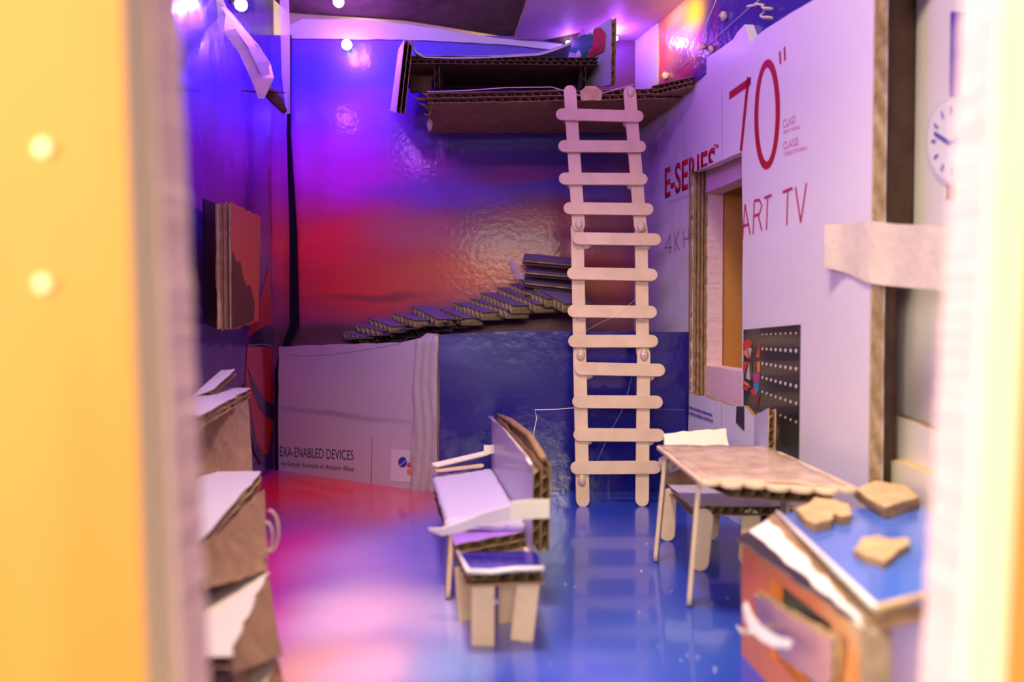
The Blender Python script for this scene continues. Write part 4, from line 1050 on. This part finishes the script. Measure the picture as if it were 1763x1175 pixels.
ring('oven_front', SF, outer_f, [(hu0, .012), (hu1, .012), (hu1, hz1), (hu0, hz1)], .0045, ORP, sv, amp=.0004, step=.008, mats=[ORP])
# sloping control panel between the front and the hob
CPt, CPb = [hA + Vector((-.0005, 0, -.001)), hB + Vector((-.0005, 0, -.001))], [SF.pt((SF.uv(Vector((.0945, .337, 0)))[0], .0478), .001), SF.pt((W2, .0478), .001)]
d_ = (CPb[0] - CPt[0]) 
CTRL = mat('pale_control_panel', (.78, .78, .76), .4, coat=.2, bump=.4, bscale=90, vscale=40, col2=(.86, .84, .78))
cpn = Plane(CPb[0], CPb[1] - CPb[0], CPt[0] - CPb[0])
def cp_face(f0, f1, m, nm, off, e0=0.0, e1=1.0, amp=.0004):
    def bl(e, f): return cpn.uv((CPb[0] * (1 - e) + CPb[1] * e) * (1 - f) + (CPt[0] * (1 - e) + CPt[1] * e) * f)
    return sheet(nm, cpn, [bl(e0, f0), bl(e1, f0), bl(e1, f1), bl(e0, f1)], .0012, [m, KRAFTL], sv, amp=amp, off=off * (1 if cpn.N.x < 0 else -1))
cp_face(-.02, .98, CTRL, 'control_panel', .0008)
cp_face(-.08, .26, BLACKP, 'dark_control_strip', .0013, .0, .93, .0006)
cp_face(.82, 1.04, KRAFT, 'torn_strip', .0014, .0, 1.0, .0009)
# sides and back of the body
for nm, (p, q), m_ in (('near_side', (Vector((.1045, .238, 0)), Vector((.176, .264, 0))), None), ('far_side', (Vector((.0965, .336, 0)), Vector((.178, .360, 0))), None), ('back_side', (Vector((.176, .264, 0)), Vector((.1795, .36, 0))), None)):
    pl = Plane(p, q - p, (0, 0, 1)); L_ = (q - p).length
    if nm == 'near_side':
        m_ = splat_mat('pastel_side_print', pl, (.92, .74, .80), [(.030, .036, .012, .008, (.30, .70, .80), 1), (.050, .022, .012, .007, (.85, .80, .70), .9), (.038, .024, .004, .004, (.60, .08, .14), .9), (.014, .010, .016, .008, (.55, .80, .75), .8), (.012, .045, .01, .01, (.72, .66, .85), .8)], space='uv', rough=.35, coat=.2, distort=.004, ripple=.05)
    else: m_ = WHITEP
    s1 = 1 if nm == 'near_side' else 1
    sheet(nm, pl, [(0, 0), (L_, 0), (L_, .0505), (0, .0505)], .004, [m_, KRAFTL, KRAFTD], sv, amp=.0003, off=0)
mb = MB(); c = Vector((.1035, .236, 0))
q = [c + Vector((-.002, -.002, 0)), c + Vector((.0055, -.001, 0)), c + Vector((.005, .004, 0)), c + Vector((-.0015, .004, 0))]
mb.prism(q, [x + Vector((0, 0, .050)) for x in q]); mb.build('corner_edge', FLUTE, sv)
# oven door tipped open
dA = SF.pt((hu0, hz1 - .012), .004); 
dn, df = P(1434, 1104, .245) , P(1296, 1020, .318)
dnb, dfb = P(1415, 1200, .248) + Vector((.002, 0, 0)), P(1297, 1105, .318) + Vector((.004, 0, 0))
DOOR = mat('pinkish_door_print', (.74, .34, .24), .35, coat=.3, bump=.1, col2=(.80, .46, .34), vscale=20)
door = board('oven_door', [dfb, dnb, dn, df], .0024, [DOOR, KRAFTL, FLUTE], sv, layers=1, pitch=.006, along='u', amp=.0006, nu=10, nv=6, seed=36, fuzz=.0006)
cvp = [(1299, 1040), (1306, 1062), (1320, 1082), (1338, 1096), (1358, 1106), (1378, 1108)]
ribbon('handle', [P(x, y, .300 - .055 * i / 5) + Vector((-.004, 0, 0)) for i, (x, y) in enumerate(cvp)], [(.4, -.3, 1)] * 6, [.0022, .0034, .0040, .0042, .0040, .0030], WHITEP, door, t=.0012)
ribbon('paper_curl', [P(1268, 1078, .315), P(1276, 1088, .315), P(1290, 1088, .318), P(1300, 1084, .318)], [(0, 0, 1)] * 4, [.001, .002, .0028, .003], WHITEP, sv, t=.0005)
# burners
def burner(pts, z, t, seed, lab):
    pl = Plane((0, 0, zh), (1, 0, 0), (0, 1, 0)); o2 = [(PZ(x, y, zh + t + z).x, PZ(x, y, zh + t + z).y) for x, y in pts]
    r = random.Random(seed); o2 = jag(o2, .0004, .003, r)
    ar = sum(o2[i][0] * o2[(i + 1) % len(o2)][1] - o2[(i + 1) % len(o2)][0] * o2[i][1] for i in range(len(o2)))
    if ar < 0: o2.reverse()
    mb = MB(); mb.prism([Vector((x, y, zh + z)) for x, y in o2], [Vector((x, y, zh + z + t)) for x, y in o2], 1, 0, 1)
    o = mb.build('burner', [KRAFTL, KRAFT], sv); return o
burner([(1370, 876), (1392, 868), (1404, 856), (1424, 854), (1440, 862), (1462, 870), (1466, 886), (1448, 890), (1436, 884), (1430, 896), (1404, 902), (1384, 892)], .0002, .0035, 1, '')
burner([(1470, 846), (1504, 830), (1560, 838), (1584, 862), (1540, 880), (1520, 882), (1498, 868)], .0002, .0025, 2, '')
burner([(1474, 842), (1506, 828), (1558, 836), (1582, 856), (1540, 868), (1524, 874), (1500, 862)], .0032, .0022, 3, '')
burner([(1470, 946), (1484, 926), (1510, 922), (1534, 928), (1562, 926), (1566, 936), (1548, 946), (1534, 960), (1522, 968), (1504, 960), (1486, 956)], .0002, .0025, 4, '')

# ---- staircase of cardboard in the left foreground
sc_ = empty('cardboard_staircase', PZ(430, 1170, 0), 'blurred cardboard staircase with pale treads in the left foreground', 'stairs')
def tread(nm, fa, na, w_far, w_near, th, seed, mtop=WHITEP, dzl=0):
    """right edge from far point fa to near point na; extends left by w"""
    fl_ = fa + Vector((-w_far, 0, dzl)); nl = na + Vector((-w_near, 0, dzl))
    board(nm, [nl, na, fa, fl_], th, [mtop, KRAFTL, FLUTE], sc_, layers=2 if th > .006 else 1, pitch=.007, along='v', amp=.0006, nu=6, nv=12, seed=seed, fuzz=.0005)
tread('tread', P(432, 668, .565), P(345, 716, .415), .022, .030, .0065, 1)
tread('tread', P(452, 812, .450), P(342, 936, .305), .050, .030, .0080, 2)
tread('tread', P(462, 986, .349), P(396, 1130, .262), .045, .030, .0040, 3, CREAM)
tread('tread', P(478, 1128, .312), P(440, 1240, .262), .045, .030, .0040, 4, CREAM)
def riser(nm, pts, seed, m=KRAFT):
    board(nm, pts, .0035, [m, KRAFT, FLUTE], sc_, layers=1, along='u', amp=.0006, nu=8, nv=4, seed=seed, fuzz=.0004)
riser('riser', [P(318, 835, .425), P(436, 812, .470), P(428, 690, .545), P(318, 735, .415)], 5)
riser('riser', [P(352, 1015, .300), P(462, 984, .349), P(455, 842, .440), P(346, 950, .309)], 6)
riser('riser', [P(402, 1160, .262), P(486, 1128, .305), P(462, 990, .345), P(398, 1134, .264)], 7)
riser('riser', [P(440, 1300, .262), P(500, 1220, .300), P(478, 1132, .310), P(440, 1242, .264)], 8)
# supporting inner body down to the floor
mb = MB(); q = [Vector((-.1200, .312, 0)), Vector((-.1420, .452, 0)), Vector((-.196, .455, 0)), Vector((-.196, .312, 0))]
mb.prism(q, [x + Vector((0, 0, .046)) for x in q]); mb.build('inner_body', KRAFT, sc_)
mb = MB(); q = [Vector((-.166, .420, 0)), Vector((-.183, .545, 0)), Vector((-.199, .545, 0)), Vector((-.199, .420, 0))]
mb.prism(q, [x + Vector((0, 0, .080)) for x in q]); mb.build('inner_body', KRAFT, sc_)
mb = MB(); q = [Vector((-.090, .265, 0)), Vector((-.102, .347, 0)), Vector((-.15, .347, 0)), Vector((-.15, .265, 0))]
mb.prism(q, [x + Vector((0, 0, .024)) for x in q]); mb.build('inner_body', KRAFT, sc_)
# torn cardboard behind the top tread
board('torn_scrap', [P(322, 690, .50), P(372, 668, .52), P(405, 636, .56), P(380, 638, .56)], .004, [WHITEP, KRAFT, FLUTE], sc_, amp=.001, nu=6, nv=3, seed=12, fuzz=.0008)
# glue curls by the stairs
for i, (cx, cy, ra) in enumerate(((464, 915, 22), (458, 925, 16))):
    tag(tube('glue_curl', [P(cx + ra * .7 * math.cos(a), cy + ra * 1.6 * math.sin(a), .352 + .004 * i) for a in [(-1.7 + 3.6 * k / 12) for k in range(13)]], .0007, GLUE, sc_, 6))
